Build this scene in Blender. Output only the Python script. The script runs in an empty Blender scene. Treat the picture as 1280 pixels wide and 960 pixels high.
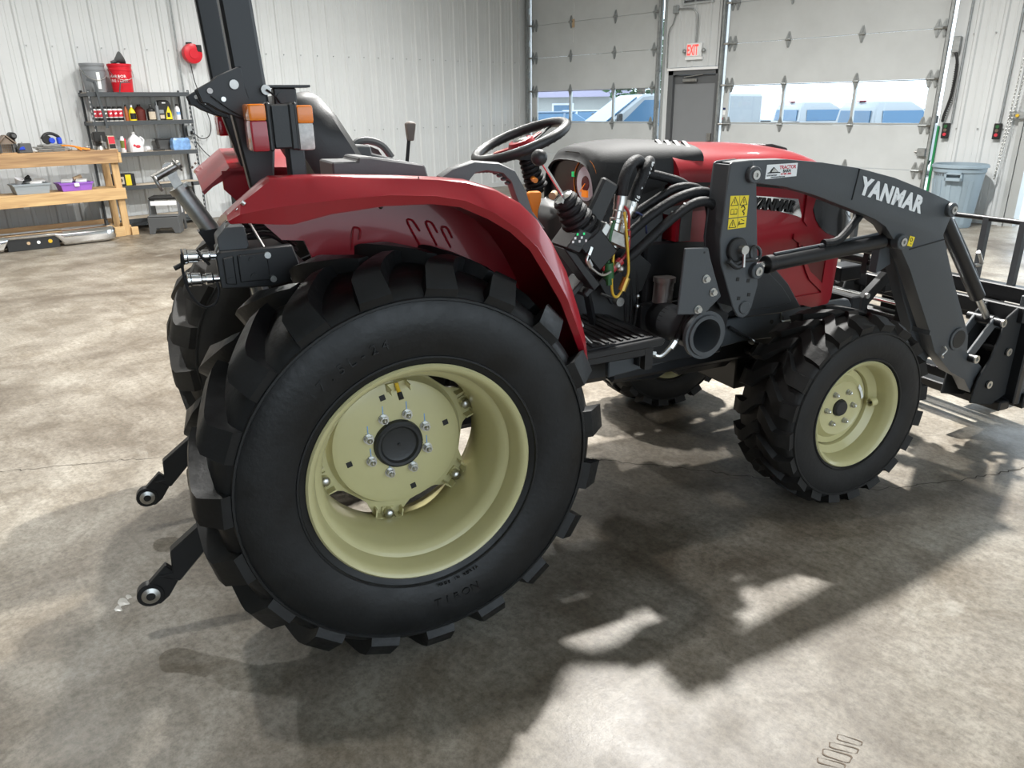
import bpy, bmesh, math, random
from mathutils import Vector, Matrix
random.seed(7)
sc = bpy.context.scene
COL = sc.collection
PI = math.pi

# ------------------------------------------------------------------ camera
cam_d = bpy.data.cameras.new('camera')
cam_d.sensor_width = 36.0
cam_d.lens = 934.866 * 36.0 / 1280.0
cam_d.clip_start = 0.05
cam = bpy.data.objects.new('camera', cam_d)
COL.objects.link(cam)
_r = Vector((0.6875305, 0.7260350, -0.0132294))
_d = Vector((0.2447809, -0.2488745, -0.9370933))
_f = Vector((-0.6836550, 0.6410419, -0.3488283))
cam.matrix_world = Matrix(((_r.x, -_d.x, -_f.x, 0.0), (_r.y, -_d.y, -_f.y, 0.0),
                           (_r.z, -_d.z, -_f.z, 1.615), (0, 0, 0, 1)))
sc.camera = cam

# ------------------------------------------------------------------ world, exposure, lights
w = bpy.data.worlds.new('overcast_sky'); sc.world = w; w.use_nodes = True
bg = w.node_tree.nodes['Background']
bg.inputs[0].default_value = (0.78, 0.90, 1.0, 1.0)
bg.inputs[1].default_value = 3.4
sc.view_settings.view_transform = 'Standard'
sc.view_settings.look = 'None'
sc.view_settings.gamma = 1.0
sc.view_settings.exposure = 0.0
sc.view_settings.use_curve_mapping = False

def area(name, loc, sx, sy, power, col, rot=(0, 0, 0), spread=PI):
    l = bpy.data.lights.new(name, 'AREA'); l.shape = 'RECTANGLE'
    l.size = sx; l.size_y = sy; l.energy = power; l.color = col; l.spread = spread
    o = bpy.data.objects.new(name, l); o.location = loc; o.rotation_euler = rot
    COL.objects.link(o); return o

# LED high bays hung under the roof of the shop
WARM = (1.0, 0.985, 0.95)
for lx, ly, p in ((-3.10, 5.20, 940), (-5.68, 4.23, 420), (-3.05, 0.35, 70), (-8.8, 1.2, 190), (-8.6, 6.6, 200), (-3.6, 9.4, 25)):
    area('high_bay_lamp', (lx, ly, 5.6), 0.2, 0.2, p, WARM, spread=2.6)

# ------------------------------------------------------------------ materials
def mat(name, col, rough=0.5, metal=0.0, var=0.0, scale=6.0, bump=0.0, bscale=40.0, coat=0.0,
        trans=0.0, ior=1.45, emit=0.0, spec=0.5, col2=None, rvar=0.0):
    m = bpy.data.materials.new(name); m.use_nodes = True
    nt = m.node_tree; b = nt.nodes['Principled BSDF']
    b.inputs['Base Color'].default_value = (*col, 1)
    b.inputs['Roughness'].default_value = rough
    b.inputs['Metallic'].default_value = metal
    b.inputs['Coat Weight'].default_value = coat
    b.inputs['Coat Roughness'].default_value = 0.06
    b.inputs['Transmission Weight'].default_value = trans
    b.inputs['IOR'].default_value = ior
    b.inputs['Specular IOR Level'].default_value = spec
    if emit > 0:
        b.inputs['Emission Color'].default_value = (*col, 1); b.inputs['Emission Strength'].default_value = emit
    tc = nt.nodes.new('ShaderNodeTexCoord')
    if var > 0 or rvar > 0:
        n = nt.nodes.new('ShaderNodeTexNoise'); n.inputs['Scale'].default_value = scale
        n.inputs['Detail'].default_value = 6; n.inputs['Roughness'].default_value = 0.6
        nt.links.new(tc.outputs['Object'], n.inputs['Vector'])
        if var > 0:
            c2 = col2 or tuple(max(0, c * (1 - var)) for c in col)
            rp = nt.nodes.new('ShaderNodeValToRGB')
            rp.color_ramp.elements[0].position = 0.35; rp.color_ramp.elements[0].color = (*c2, 1)
            rp.color_ramp.elements[1].position = 0.65; rp.color_ramp.elements[1].color = (*col, 1)
            nt.links.new(n.outputs['Fac'], rp.inputs[0]); nt.links.new(rp.outputs[0], b.inputs['Base Color'])
        if rvar > 0:
            mr = nt.nodes.new('ShaderNodeMapRange')
            mr.inputs[1].default_value = 0.3; mr.inputs[2].default_value = 0.7
            mr.inputs[3].default_value = max(0.02, rough - rvar); mr.inputs[4].default_value = min(1, rough + rvar)
            nt.links.new(n.outputs['Fac'], mr.inputs[0]); nt.links.new(mr.outputs[0], b.inputs['Roughness'])
    if bump > 0:
        n2 = nt.nodes.new('ShaderNodeTexNoise'); n2.inputs['Scale'].default_value = bscale; n2.inputs['Detail'].default_value = 4
        nt.links.new(tc.outputs['Object'], n2.inputs['Vector'])
        bp = nt.nodes.new('ShaderNodeBump'); bp.inputs['Strength'].default_value = bump; bp.inputs['Distance'].default_value = 0.01
        nt.links.new(n2.outputs['Fac'], bp.inputs['Height']); nt.links.new(bp.outputs[0], b.inputs['Normal'])
    return m

def wood(name, c1, c2, axis='Y', rough=0.6):
    m = bpy.data.materials.new(name); m.use_nodes = True
    nt = m.node_tree; b = nt.nodes['Principled BSDF']; b.inputs['Roughness'].default_value = rough
    tc = nt.nodes.new('ShaderNodeTexCoord'); mp = nt.nodes.new('ShaderNodeMapping')
    s = [14, 14, 14]; s['XYZ'.index(axis)] = 0.9; mp.inputs['Scale'].default_value = s
    n = nt.nodes.new('ShaderNodeTexNoise'); n.inputs['Scale'].default_value = 1.6; n.inputs['Detail'].default_value = 8
    n.inputs['Distortion'].default_value = 1.2
    rp = nt.nodes.new('ShaderNodeValToRGB')
    rp.color_ramp.elements[0].position = 0.3; rp.color_ramp.elements[0].color = (*c1, 1)
    rp.color_ramp.elements[1].position = 0.7; rp.color_ramp.elements[1].color = (*c2, 1)
    nt.links.new(tc.outputs['Object'], mp.inputs[0]); nt.links.new(mp.outputs[0], n.inputs['Vector'])
    nt.links.new(n.outputs['Fac'], rp.inputs[0]); nt.links.new(rp.outputs[0], b.inputs['Base Color'])
    return m

def concrete():
    m = bpy.data.materials.new('polished_concrete'); m.use_nodes = True
    nt = m.node_tree; b = nt.nodes['Principled BSDF']; L = nt.links.new
    tc = nt.nodes.new('ShaderNodeTexCoord')
    def noise(s, d=8, r=0.6, dist=0.0):
        n = nt.nodes.new('ShaderNodeTexNoise'); n.inputs['Scale'].default_value = s; n.inputs['Detail'].default_value = d
        n.inputs['Roughness'].default_value = r; n.inputs['Distortion'].default_value = dist
        L(tc.outputs['Object'], n.inputs['Vector']); return n
    def ramp(src, p0, c0, p1, c1):
        r = nt.nodes.new('ShaderNodeValToRGB')
        r.color_ramp.elements[0].position = p0; r.color_ramp.elements[0].color = (*c0, 1)
        r.color_ramp.elements[1].position = p1; r.color_ramp.elements[1].color = (*c1, 1)
        L(src, r.inputs[0]); return r
    def mix(kind, f, a, bb):
        x = nt.nodes.new('ShaderNodeMix'); x.data_type = 'RGBA'; x.blend_type = kind
        if isinstance(f, float): x.inputs[0].default_value = f
        else: L(f, x.inputs[0])
        L(a, x.inputs[6]); L(bb, x.inputs[7]); return x.outputs[2]
    base = ramp(noise(0.7, 9, 0.62, 0.6).outputs['Fac'], 0.36, (0.135, 0.112, 0.085), 0.64, (0.34, 0.315, 0.268))
    blot = ramp(noise(2.6, 10, 0.74, 0.4).outputs['Fac'], 0.40, (0.50, 0.45, 0.39), 0.60, (1, 1, 1))
    fine = ramp(noise(42, 8, 0.78).outputs['Fac'], 0.36, (0.48, 0.46, 0.43), 0.58, (1.12, 1.12, 1.12))
    pale = ramp(noise(1.3, 12, 0.75, 1.5).outputs['Fac'], 0.60, (0, 0, 0), 0.70, (1, 1, 1))
    c = mix('MULTIPLY', 0.8, base.outputs[0], blot.outputs[0])
    c = mix('MULTIPLY', 0.8, c, fine.outputs[0])
    rgb = nt.nodes.new('ShaderNodeRGB'); rgb.outputs[0].default_value = (0.44, 0.42, 0.37, 1)
    mm = nt.nodes.new('ShaderNodeMath'); mm.operation = 'MULTIPLY'; mm.inputs[1].default_value = 0.4
    L(pale.outputs[0], mm.inputs[0])
    c = mix('MIX', mm.outputs[0], c, rgb.outputs[0])
    # worn streaks along the traffic direction
    mp = nt.nodes.new('ShaderNodeMapping'); mp.inputs['Rotation'].default_value = (0, 0, 0.5); mp.inputs['Scale'].default_value = (1.2, 26, 1)
    L(tc.outputs['Object'], mp.inputs[0])
    sn = nt.nodes.new('ShaderNodeTexNoise'); sn.inputs['Scale'].default_value = 1.5; sn.inputs['Detail'].default_value = 5
    L(mp.outputs[0], sn.inputs['Vector'])
    st = ramp(sn.outputs['Fac'], 0.33, (0.78, 0.77, 0.75), 0.5, (1, 1, 1))
    c = mix('MULTIPLY', 0.55, c, st.outputs[0])
    L(c, b.inputs['Base Color'])
    mr = nt.nodes.new('ShaderNodeMapRange'); mr.inputs[1].default_value = 0.35; mr.inputs[2].default_value = 0.65
    mr.inputs[3].default_value = 0.34; mr.inputs[4].default_value = 0.56
    L(noise(1.7, 8, 0.65).outputs['Fac'], mr.inputs[0]); L(mr.outputs[0], b.inputs['Roughness'])
    bp = nt.nodes.new('ShaderNodeBump'); bp.inputs['Strength'].default_value = 0.12; bp.inputs['Distance'].default_value = 0.004
    L(noise(90, 5, 0.7).outputs['Fac'], bp.inputs['Height']); L(bp.outputs[0], b.inputs['Normal'])
    return m

M = {}
M['concrete'] = concrete()
M['wall_white'] = mat('white_ribbed_steel', (0.60, 0.62, 0.625), 0.38, 0.0, var=0.06, scale=1.3)
M['door_white'] = mat('white_door_skin', (0.52, 0.54, 0.54), 0.45, var=0.10, scale=1.6)
M['galv'] = mat('galvanised_steel', (0.42, 0.44, 0.44), 0.42, 0.85, var=0.25, scale=20)
M['alu'] = mat('aluminium_frame', (0.50, 0.52, 0.52), 0.4, 0.6)
M['grey_door'] = mat('grey_door_paint', (0.20, 0.21, 0.22), 0.5, var=0.05, scale=2)
M['dark_trim'] = mat('dark_bronze_trim', (0.10, 0.105, 0.11), 0.5)
M['glass'] = mat('window_glass', (0.98, 1.0, 1.0), 0.0, trans=1.0, ior=1.02, spec=0.2)
M['ceil'] = mat('white_ceiling_liner', (0.66, 0.68, 0.68), 0.5)
M['ground'] = mat('pale_gravel_lot', (0.62, 0.62, 0.60), 0.9, var=0.15, scale=3)
M['red'] = mat('red_tractor_paint', (0.28, 0.008, 0.016), 0.30, 0.0, coat=0.5, var=0.06, scale=3)
M['cream'] = mat('cream_wheel_paint', (0.52, 0.48, 0.255), 0.33, 0.0, coat=0.25, var=0.05, scale=8)
M['tire'] = mat('black_tyre_rubber', (0.0105, 0.011, 0.0115), 0.42, var=0.3, scale=12, rvar=0.12, bump=0.10, bscale=60, spec=0.38)
M['tire_front'] = mat('worn_front_tyre_rubber', (0.018, 0.0172, 0.0165), 0.62, var=0.35, scale=9, bump=0.12, bscale=60, spec=0.35)
M['tire_dusty'] = mat('dusty_tyre_rubber', (0.040, 0.037, 0.033), 0.62, var=0.45, scale=7, bump=0.12, bscale=60)
M['loader'] = mat('charcoal_loader_paint', (0.064, 0.070, 0.076), 0.45, var=0.05, scale=4, bump=0.04, bscale=120)
M['black'] = mat('black_chassis_paint', (0.010, 0.0105, 0.012), 0.38, var=0.15, scale=8)
M['plastic'] = mat('black_moulded_plastic', (0.022, 0.023, 0.024), 0.45, bump=0.06, bscale=180)
M['grey_plastic'] = mat('dark_grey_plastic', (0.085, 0.088, 0.090), 0.5, bump=0.06, bscale=160)
M['matte_black'] = mat('matte_black_plastic', (0.020, 0.021, 0.022), 0.66, bump=0.08, bscale=180, spec=0.35)
M['rubber'] = mat('hose_rubber', (0.012, 0.012, 0.013), 0.58, bump=0.25, bscale=150, spec=0.35)
M['chrome'] = mat('bright_chrome', (0.80, 0.81, 0.82), 0.12, 1.0)
M['zinc'] = mat('zinc_plated_steel', (0.60, 0.60, 0.58), 0.32, 1.0, var=0.15, scale=30)
M['steel'] = mat('bare_steel', (0.42, 0.41, 0.39), 0.38, 1.0, var=0.3, scale=20)
M['amber'] = mat('amber_lens', (0.85, 0.22, 0.01), 0.18, coat=0.4)
M['redlens'] = mat('red_lens', (0.34, 0.008, 0.018), 0.18, coat=0.4)
M['clear'] = mat('clear_lens', (0.62, 0.60, 0.57), 0.15, coat=0.4, var=0.3, scale=60)
M['white'] = mat('white_print', (0.82, 0.83, 0.83), 0.45)
M['blackp'] = mat('black_print', (0.012, 0.012, 0.012), 0.5)
M['redp'] = mat('red_print', (0.55, 0.03, 0.05), 0.5)
M['yellow'] = mat('yellow_label', (0.80, 0.62, 0.03), 0.45)
M['orange'] = mat('orange_plastic', (0.78, 0.24, 0.02), 0.4)
M['brown'] = mat('brown_rubber', (0.16, 0.13, 0.11), 0.55)
M['tan'] = mat('tan_plastic', (0.50, 0.36, 0.22), 0.5)
M['green'] = mat('green_cable', (0.02, 0.10, 0.03), 0.45)
M['redw'] = mat('red_cable', (0.35, 0.02, 0.025), 0.4)
M['bluew'] = mat('blue_cable', (0.02, 0.03, 0.10), 0.45)
M['yelw'] = mat('yellow_cable', (0.62, 0.40, 0.03), 0.4)
M['dial'] = mat('pale_gauge_face', (0.62, 0.60, 0.66), 0.4, emit=0.12)
M['gaugeblk'] = mat('black_gauge_face', (0.012, 0.013, 0.014), 0.2)
M['led_g'] = mat('green_indicator', (0.02, 0.6, 0.18), 0.4, emit=0.45)
M['led_o'] = mat('orange_indicator', (1.0, 0.28, 0.02), 0.4, emit=0.4)
M['pine'] = wood('pine_lumber', (0.42, 0.25, 0.11), (0.62, 0.42, 0.20), 'Y')
M['pine_v'] = wood('pine_lumber_upright', (0.42, 0.25, 0.11), (0.60, 0.40, 0.19), 'Z')
M['oldwood'] = wood('worn_bench_wood', (0.26, 0.15, 0.075), (0.46, 0.29, 0.14), 'Y', 0.5)
M['shelf_grey'] = mat('dark_grey_rack_steel', (0.055, 0.062, 0.068), 0.45)
M['board'] = mat('particle_board', (0.56, 0.48, 0.38), 0.8, var=0.12, scale=60)
M['bucket_grey'] = mat('grey_bucket_plastic', (0.22, 0.235, 0.25), 0.45)
M['bucket_red'] = mat('red_bucket_plastic', (0.60, 0.012, 0.025), 0.35)
M['tote_grey'] = mat('grey_tote_plastic', (0.30, 0.34, 0.37), 0.5)
M['purple'] = mat('purple_tote_plastic', (0.30, 0.12, 0.55), 0.45)
M['blue'] = mat('blue_tool_plastic', (0.02, 0.06, 0.50), 0.4)
M['sky_blue'] = mat('blue_plastic_wrap', (0.25, 0.45, 0.80), 0.25, var=0.4, scale=14, bump=0.3, bscale=12)
M['trash'] = mat('grey_blue_bin_plastic', (0.27, 0.34, 0.39), 0.5, var=0.05, scale=3)
M['milk'] = mat('milky_plastic', (0.72, 0.72, 0.74), 0.35)
M['yel_plastic'] = mat('yellow_plastic', (0.75, 0.60, 0.02), 0.4)
M['truck_white'] = mat('white_truck_paint', (0.33, 0.345, 0.36), 0.3, coat=0.5)
M['car_glass'] = mat('blue_tinted_glass', (0.06, 0.15, 0.26), 0.08, spec=0.7)
M['house'] = mat('cream_siding', (0.42, 0.42, 0.40), 0.8)
M['roof'] = mat('mauve_shingle', (0.30, 0.27, 0.36), 0.8, var=0.2, scale=30)
M['leaf'] = mat('tree_leaf_green', (0.07, 0.16, 0.06), 0.7, var=0.6, scale=3)
M['bark'] = mat('tree_bark', (0.20, 0.15, 0.12), 0.8)
M['crack'] = mat('crack_dark', (0.07, 0.062, 0.05), 0.9)
M['dirtmark'] = mat('rubber_mark', (0.13, 0.10, 0.075), 0.9)
M['exit_red'] = mat('exit_letter_red', (1.0, 0.06, 0.05), 0.4, emit=1.2)
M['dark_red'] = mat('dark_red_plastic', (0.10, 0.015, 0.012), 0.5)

# ------------------------------------------------------------------ mesh builder
class MB:
    def __init__(s): s.v = []; s.f = []
    def add(s, vs, fs):
        o = len(s.v); s.v += [tuple(v) for v in vs]; s.f += [tuple(i + o for i in f) for f in fs]
        return s
    def bx(s, x0, x1, y0, y1, z0, z1):
        vs = [(x, y, z) for z in (z0, z1) for y in (y0, y1) for x in (x0, x1)]
        return s.add(vs, [(0, 2, 3, 1), (4, 5, 7, 6), (0, 1, 5, 4), (2, 6, 7, 3), (0, 4, 6, 2), (1, 3, 7, 5)])
    def obox(s, c, size, R):
        vs = [Vector(c) + R @ Vector((x * size[0] / 2, y * size[1] / 2, z * size[2] / 2)) for z in (-1, 1) for y in (-1, 1) for x in (-1, 1)]
        return s.add(vs, [(0, 2, 3, 1), (4, 5, 7, 6), (0, 1, 5, 4), (2, 6, 7, 3), (0, 4, 6, 2), (1, 3, 7, 5)])
    def bar(s, p, q, wd, ht, up=(0, 0, 1)):
        p = Vector(p); q = Vector(q); d = (q - p); L = d.length; d.normalize()
        u = Vector(up); sd = d.cross(u)
        if sd.length < 1e-4: sd = d.cross(Vector((0, 1, 0)))
        sd.normalize(); u = sd.cross(d)
        R = Matrix((d, sd, u)).transposed()
        return s.obox((p + q) / 2, (L, wd, ht), R)
    def frame(s, d):
        d = Vector(d).normalized(); a = Vector((0, 0, 1)) if abs(d.z) < 0.9 else Vector((1, 0, 0))
        u = d.cross(a).normalized(); return d, u, d.cross(u)
    def cyl(s, p, q, r, r2=None, n=16, caps=True):
        return s.lathe([(r, 0.0), (r if r2 is None else r2, (Vector(q) - Vector(p)).length)], p, Vector(q) - Vector(p), n, caps)
    def lathe(s, prof, o, ax, n=24, caps=True, closed=False):
        d, u, w_ = s.frame(ax); o = Vector(o); vs = []; m = len(prof)
        for r, h in prof:
            for k in range(n):
                a = 2 * PI * k / n; vs.append(o + d * h + (u * math.cos(a) + w_ * math.sin(a)) * r)
        fs = []
        for i in range(m if closed else m - 1):
            j = (i + 1) % m
            for k in range(n):
                l = (k + 1) % n; fs.append((i * n + k, i * n + l, j * n + l, j * n + k))
        if caps and not closed:
            fs.append(tuple(range(n - 1, -1, -1))); fs.append(tuple((m - 1) * n + k for k in range(n)))
        return s.add(vs, fs)
    def ring(s, c, ax, r, tr, n=40, m=10):
        return s.lathe([(r + tr * math.cos(2 * PI * k / m), tr * math.sin(2 * PI * k / m)) for k in range(m)], c, ax, n, False, True)
    def tube(s, pts, r, n=8, sub=4):
        P = [Vector(p) for p in pts]
        if sub > 1 and len(P) > 2:
            Q = []
            for i in range(len(P) - 1):
                a = P[max(i - 1, 0)]; b = P[i]; c = P[i + 1]; d = P[min(i + 2, len(P) - 1)]
                for k in range(sub):
                    t = k / sub
                    Q.append(0.5 * ((2 * b) + (c - a) * t + (2 * a - 5 * b + 4 * c - d) * t * t + (3 * b - a - 3 * c + d) * t ** 3))
            Q.append(P[-1]); P = Q
        vs = []; fs = []; u = None
        for i, p in enumerate(P):
            d = (P[min(i + 1, len(P) - 1)] - P[max(i - 1, 0)]).normalized()
            if u is None: u = s.frame(d)[1]
            u = (u - d * u.dot(d)).normalized(); w_ = d.cross(u)
            rr = r(i / (len(P) - 1)) if callable(r) else r
            for k in range(n):
                a = 2 * PI * k / n; vs.append(p + (u * math.cos(a) + w_ * math.sin(a)) * rr)
        for i in range(len(P) - 1):
            for k in range(n):
                l = (k + 1) % n; fs.append((i * n + k, i * n + l, (i + 1) * n + l, (i + 1) * n + k))
        fs.append(tuple(range(n - 1, -1, -1))); fs.append(tuple((len(P) - 1) * n + k for k in range(n)))
        return s.add(vs, fs)
    def prism(s, poly, ax, a0, a1):
        n = len(poly)
        def mk(p, a):
            if ax == 'y': return (p[0], a, p[1])
            if ax == 'x': return (a, p[0], p[1])
            return (p[0], p[1], a)
        vs = [mk(p, a0) for p in poly] + [mk(p, a1) for p in poly]
        fs = [tuple(range(n)), tuple(range(2 * n - 1, n - 1, -1))]
        for i in range(n):
            j = (i + 1) % n; fs.append((i, i + n, j + n, j))
        return s.add(vs, fs)
    def loft(s, rings, closed=True, caps=True):
        n = len(rings[0]); vs = [p for r in rings for p in r]; fs = []
        for i in range(len(rings) - 1):
            for k in range(n if closed else n - 1):
                l = (k + 1) % n; fs.append((i * n + k, i * n + l, (i + 1) * n + l, (i + 1) * n + k))
        if caps and closed:
            fs.append(tuple(range(n - 1, -1, -1))); fs.append(tuple((len(rings) - 1) * n + k for k in range(n)))
        return s.add(vs, fs)
    def ball(s, c, r, n=12, sc_=(1, 1, 1)):
        c = Vector(c); m = n // 2; prof = []
        vs = [c + Vector((0, 0, -r * sc_[2]))]; fs = []
        for i in range(1, m):
            a = -PI / 2 + PI * i / m
            for k in range(n):
                b = 2 * PI * k / n
                vs.append(c + Vector((r * math.cos(a) * math.cos(b) * sc_[0], r * math.cos(a) * math.sin(b) * sc_[1], r * math.sin(a) * sc_[2])))
        vs.append(c + Vector((0, 0, r * sc_[2])))
        for k in range(n): fs.append((0, 1 + (k + 1) % n, 1 + k))
        for i in range(m - 2):
            for k in range(n):
                l = (k + 1) % n; fs.append((1 + i * n + k, 1 + i * n + l, 1 + (i + 1) * n + l, 1 + (i + 1) * n + k))
        t = len(vs) - 1
        for k in range(n): fs.append((t, 1 + (m - 2) * n + k, 1 + (m - 2) * n + (k + 1) % n))
        return s.add(vs, fs)
    def xf(s, Mx):
        s.v = [tuple(Mx @ Vector(v)) for v in s.v]; return s
    def mirror_y(s):
        o = len(s.v); n = len(s.f)
        s.v += [(x, -y, z) for x, y, z in s.v[:o]]; s.f += [tuple(i + o for i in reversed(f)) for f in s.f[:n]]
        return s
    def mesh(s, name, m, bevel=0.0, ang=0.55, seg=1, flat=False, fix=True):
        me = bpy.data.meshes.new(name); me.from_pydata(s.v, [], s.f)
        bm = bmesh.new(); bm.from_mesh(me)
        if fix: bmesh.ops.recalc_face_normals(bm, faces=bm.faces)
        if bevel > 0:
            es = [e for e in bm.edges if len(e.link_faces) == 2 and e.calc_face_angle(0) > 0.5]
            if es: bmesh.ops.bevel(bm, geom=es, offset=bevel, segments=seg, profile=0.6, affect='EDGES', clamp_overlap=True)
        if not flat:
            for f in bm.faces: f.smooth = True
            for e in bm.edges:
                e.smooth = not (len(e.link_faces) != 2 or e.calc_face_angle(0) > ang)
        bm.to_mesh(me); bm.free()
        for x in (m if isinstance(m, (list, tuple)) else [m]): me.materials.append(M[x] if isinstance(x, str) else x)
        return me
    def build(s, name, m, parent=None, **k):
        o = bpy.data.objects.new(name, s.mesh(name, m, **k)); COL.objects.link(o)
        if parent is not None: o.parent = parent
        return o

def tag(o, label=None, cat=None, group=None, kind=None):
    if label: o['label'] = label
    if cat: o['category'] = cat
    if group: o['group'] = group
    if kind: o['kind'] = kind
    return o
def empty(name, loc=(0, 0, 0), rz=0.0, label=None, cat=None, group=None, kind=None):
    o = bpy.data.objects.new(name, None); o.location = loc; o.rotation_euler = (0, 0, rz); o.empty_display_size = 0.1
    COL.objects.link(o); return tag(o, label, cat, group, kind)
def inst(src, name, parent=None, loc=None, rot=None, scale=None):
    o = bpy.data.objects.new(name, src if isinstance(src, bpy.types.Mesh) else src.data); COL.objects.link(o)
    if parent is not None: o.parent = parent
    if loc is not None: o.location = loc
    if rot is not None: o.rotation_euler = rot
    if scale is not None: o.scale = scale
    return o
def copy_tree(o, parent=None):
    c = o.copy(); COL.objects.link(c)
    if parent is not None: c.parent = parent
    for ch in list(o.children): copy_tree(ch, c)
    return c
def text(body, name, m, mx, size, parent=None, bold=0.0, shear=0.0, ext=0.0006, wid=1.0, align='LEFT', space=1.0):
    cu = bpy.data.curves.new(name, 'FONT'); cu.body = body; cu.size = size; cu.shear = shear; cu.offset = bold
    cu.extrude = ext; cu.resolution_u = 2; cu.align_x = align; cu.space_character = space
    t = bpy.data.objects.new(name, cu); COL.objects.link(t)
    bpy.context.view_layer.update()
    me = bpy.data.meshes.new_from_object(t.evaluated_get(bpy.context.evaluated_depsgraph_get()))
    bpy.data.objects.remove(t); me.name = name
    me.transform(mx @ Matrix.Diagonal((wid, 1, 1, 1)))
    me.materials.clear(); me.materials.append(M[m])
    o = bpy.data.objects.new(name, me); COL.objects.link(o)
    if parent is not None: o.parent = parent
    return o
def T(x, y, z): return Matrix.Translation((x, y, z))
def RX(a): return Matrix.Rotation(a, 4, 'X')
def RY(a): return Matrix.Rotation(a, 4, 'Y')
def RZ(a): return Matrix.Rotation(a, 4, 'Z')
def lerp(a, b, t): return a + (b - a) * t
def interp(tab, x):
    if x <= tab[0][0]: return tab[0][1:]
    for a, b in zip(tab, tab[1:]):
        if x <= b[0]:
            t = (x - a[0]) / (b[0] - a[0]); return tuple(lerp(p, q, t) for p, q in zip(a[1:], b[1:]))
    return tab[-1][1:]
# architectural glass: clear sheet with a faint mirror reflection
_m = M['glass']; _nt = _m.node_tree; _nt.nodes.clear()
_o = _nt.nodes.new('ShaderNodeOutputMaterial'); _mx = _nt.nodes.new('ShaderNodeMixShader')
_t = _nt.nodes.new('ShaderNodeBsdfTransparent'); _g = _nt.nodes.new('ShaderNodeBsdfGlossy')
_t.inputs[0].default_value = (0.95, 0.98, 1.0, 1); _g.inputs['Roughness'].default_value = 0.02
_fr = _nt.nodes.new('ShaderNodeFresnel'); _fr.inputs[0].default_value = 1.35
_nt.links.new(_fr.outputs[0], _mx.inputs[0]); _nt.links.new(_t.outputs[0], _mx.inputs[1]); _nt.links.new(_g.outputs[0], _mx.inputs[2])
_nt.links.new(_mx.outputs[0], _o.inputs[0])

# ------------------------------------------------------------------ room shell
XL, YB, XR, YF, ZC = -12.15, 11.90, 4.0, -7.0, 6.2
floor = tag(MB().bx(XL - .2, XR + .2, YF - .2, YB + .2, -0.2, 0.0).build('floor', 'concrete'), kind='structure')
ceiling = tag(MB().bx(XL - .2, XR + .2, YF - .2, YB + .2, ZC, ZC + .1).build('ceiling', 'ceil'), kind='structure')
wall_left = tag(MB().bx(XL - .2, XL - .03, YF, YB + .2, 0, ZC).build('wall_left', 'wall_white'), kind='structure')
tag(MB().bx(XR, XR + .2, YF, -2.8, 0, ZC).bx(XR, XR + .2, 3.8, YB + .2, 0, ZC).bx(XR, XR + .2, -2.8, 3.8, 4.3, ZC).build('wall_right', 'wall_white'), kind='structure')
tag(MB().bx(XL, XR, YF - .2, YF, 0, ZC).build('wall_front', 'wall_white'), kind='structure')

def rib_profile(width, ribs):
    p = [(0, 0)]
    for r in ribs:
        p += [(r - .034, 0), (r - .016, .022), (r + .016, .022), (r + .034, 0)]
        for q in (r + .10, r + .19):
            if q < width - .02: p += [(q - .012, 0), (q - .006, .004), (q + .006, .004), (q + .012, 0)]
    return p + [(width, 0), (width, -.012), (0, -.012)]
def panel_mesh(width, ribs, z0, z1):
    return MB().prism([(a, b) for a, b in rib_profile(width, ribs)], 'z', z0, z1).mesh('wall_panel', 'wall_white', ang=0.3)
pm = panel_mesh(0.9124, (.1525, .4572, .762), 0.0, ZC)
for k in range(-10, 11):
    y0 = 2.713 - .1525 + .9144 * k
    if y0 < YF + .1 or y0 + .92 > YB: continue
    inst(pm, 'wall_panel', wall_left, (XL - .012, y0 + .9124, 0), (0, 0, -PI / 2))
scr = MB()
for z in (1.24, 2.44, 3.65):
    for k in range(-10, 30):
        y = 2.713 + .305 * k + .05
        if -1 < y < YB - .2: scr.cyl((XL - .014, y, z), (XL + .006, y, z), .008, n=6)
tag(scr.build('panel_screw', 'galv', wall_left), kind='stuff')
MB().bx(XL - .012, XL + .03, 2.713 - .1525 + 10 * .9144 + .002, YB, 0, ZC).build('corner_flashing', 'wall_white', wall_left)
tag(MB().bx(XL + .012, XL + .03, YF, 11.5, 0, .09).build('baseboard_left', 'wall_white'), kind='structure')

wb = MB()
wb.bx(XL - .2, -12.0, YB, YB + .2, 0, 4.3); wb.bx(XL - .2, XR + .2, YB, YB + .2, 4.3, ZC)
wb.bx(-8.66, -7.43, YB, YB + .2, 2.2, 4.3); wb.bx(-8.66, -8.5, YB, YB + .2, 0, 2.2); wb.bx(-7.46, -7.43, YB, YB + .2, 0, 2.2)
wb.bx(-3.93, -2.78, YB, YB + .2, 0, 4.3); wb.bx(3.5, XR + .2, YB, YB + .2, 0, 4.3)
wall_back = tag(wb.build('wall_back', 'wall_white', flat=True), kind='structure')
pb = panel_mesh(0.90, (.16, .465, .77), 2.2, 4.3)
inst(pb, 'wall_panel', wall_back, (-8.46, YB - .001, 0), (PI, 0, 0)).rotation_euler = (0, 0, PI)
wall_back.children[0].location = (-8.46 + .90, YB - .014, 0)
pr = panel_mesh(0.93, (.16, .465, .77), 0.0, 4.3)
o = inst(pr, 'wall_panel', wall_back, (-2.88, YB - .014, 0), (0, 0, PI))
scr = MB()
for z in (1.24, 2.42):
    for x in (-3.68, -3.42, -3.12): scr.cyl((x, YB, z), (x, YB - .036, z), .010, n=6)
tag(scr.build('panel_screw', 'galv', wall_back), kind='stuff')
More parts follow.
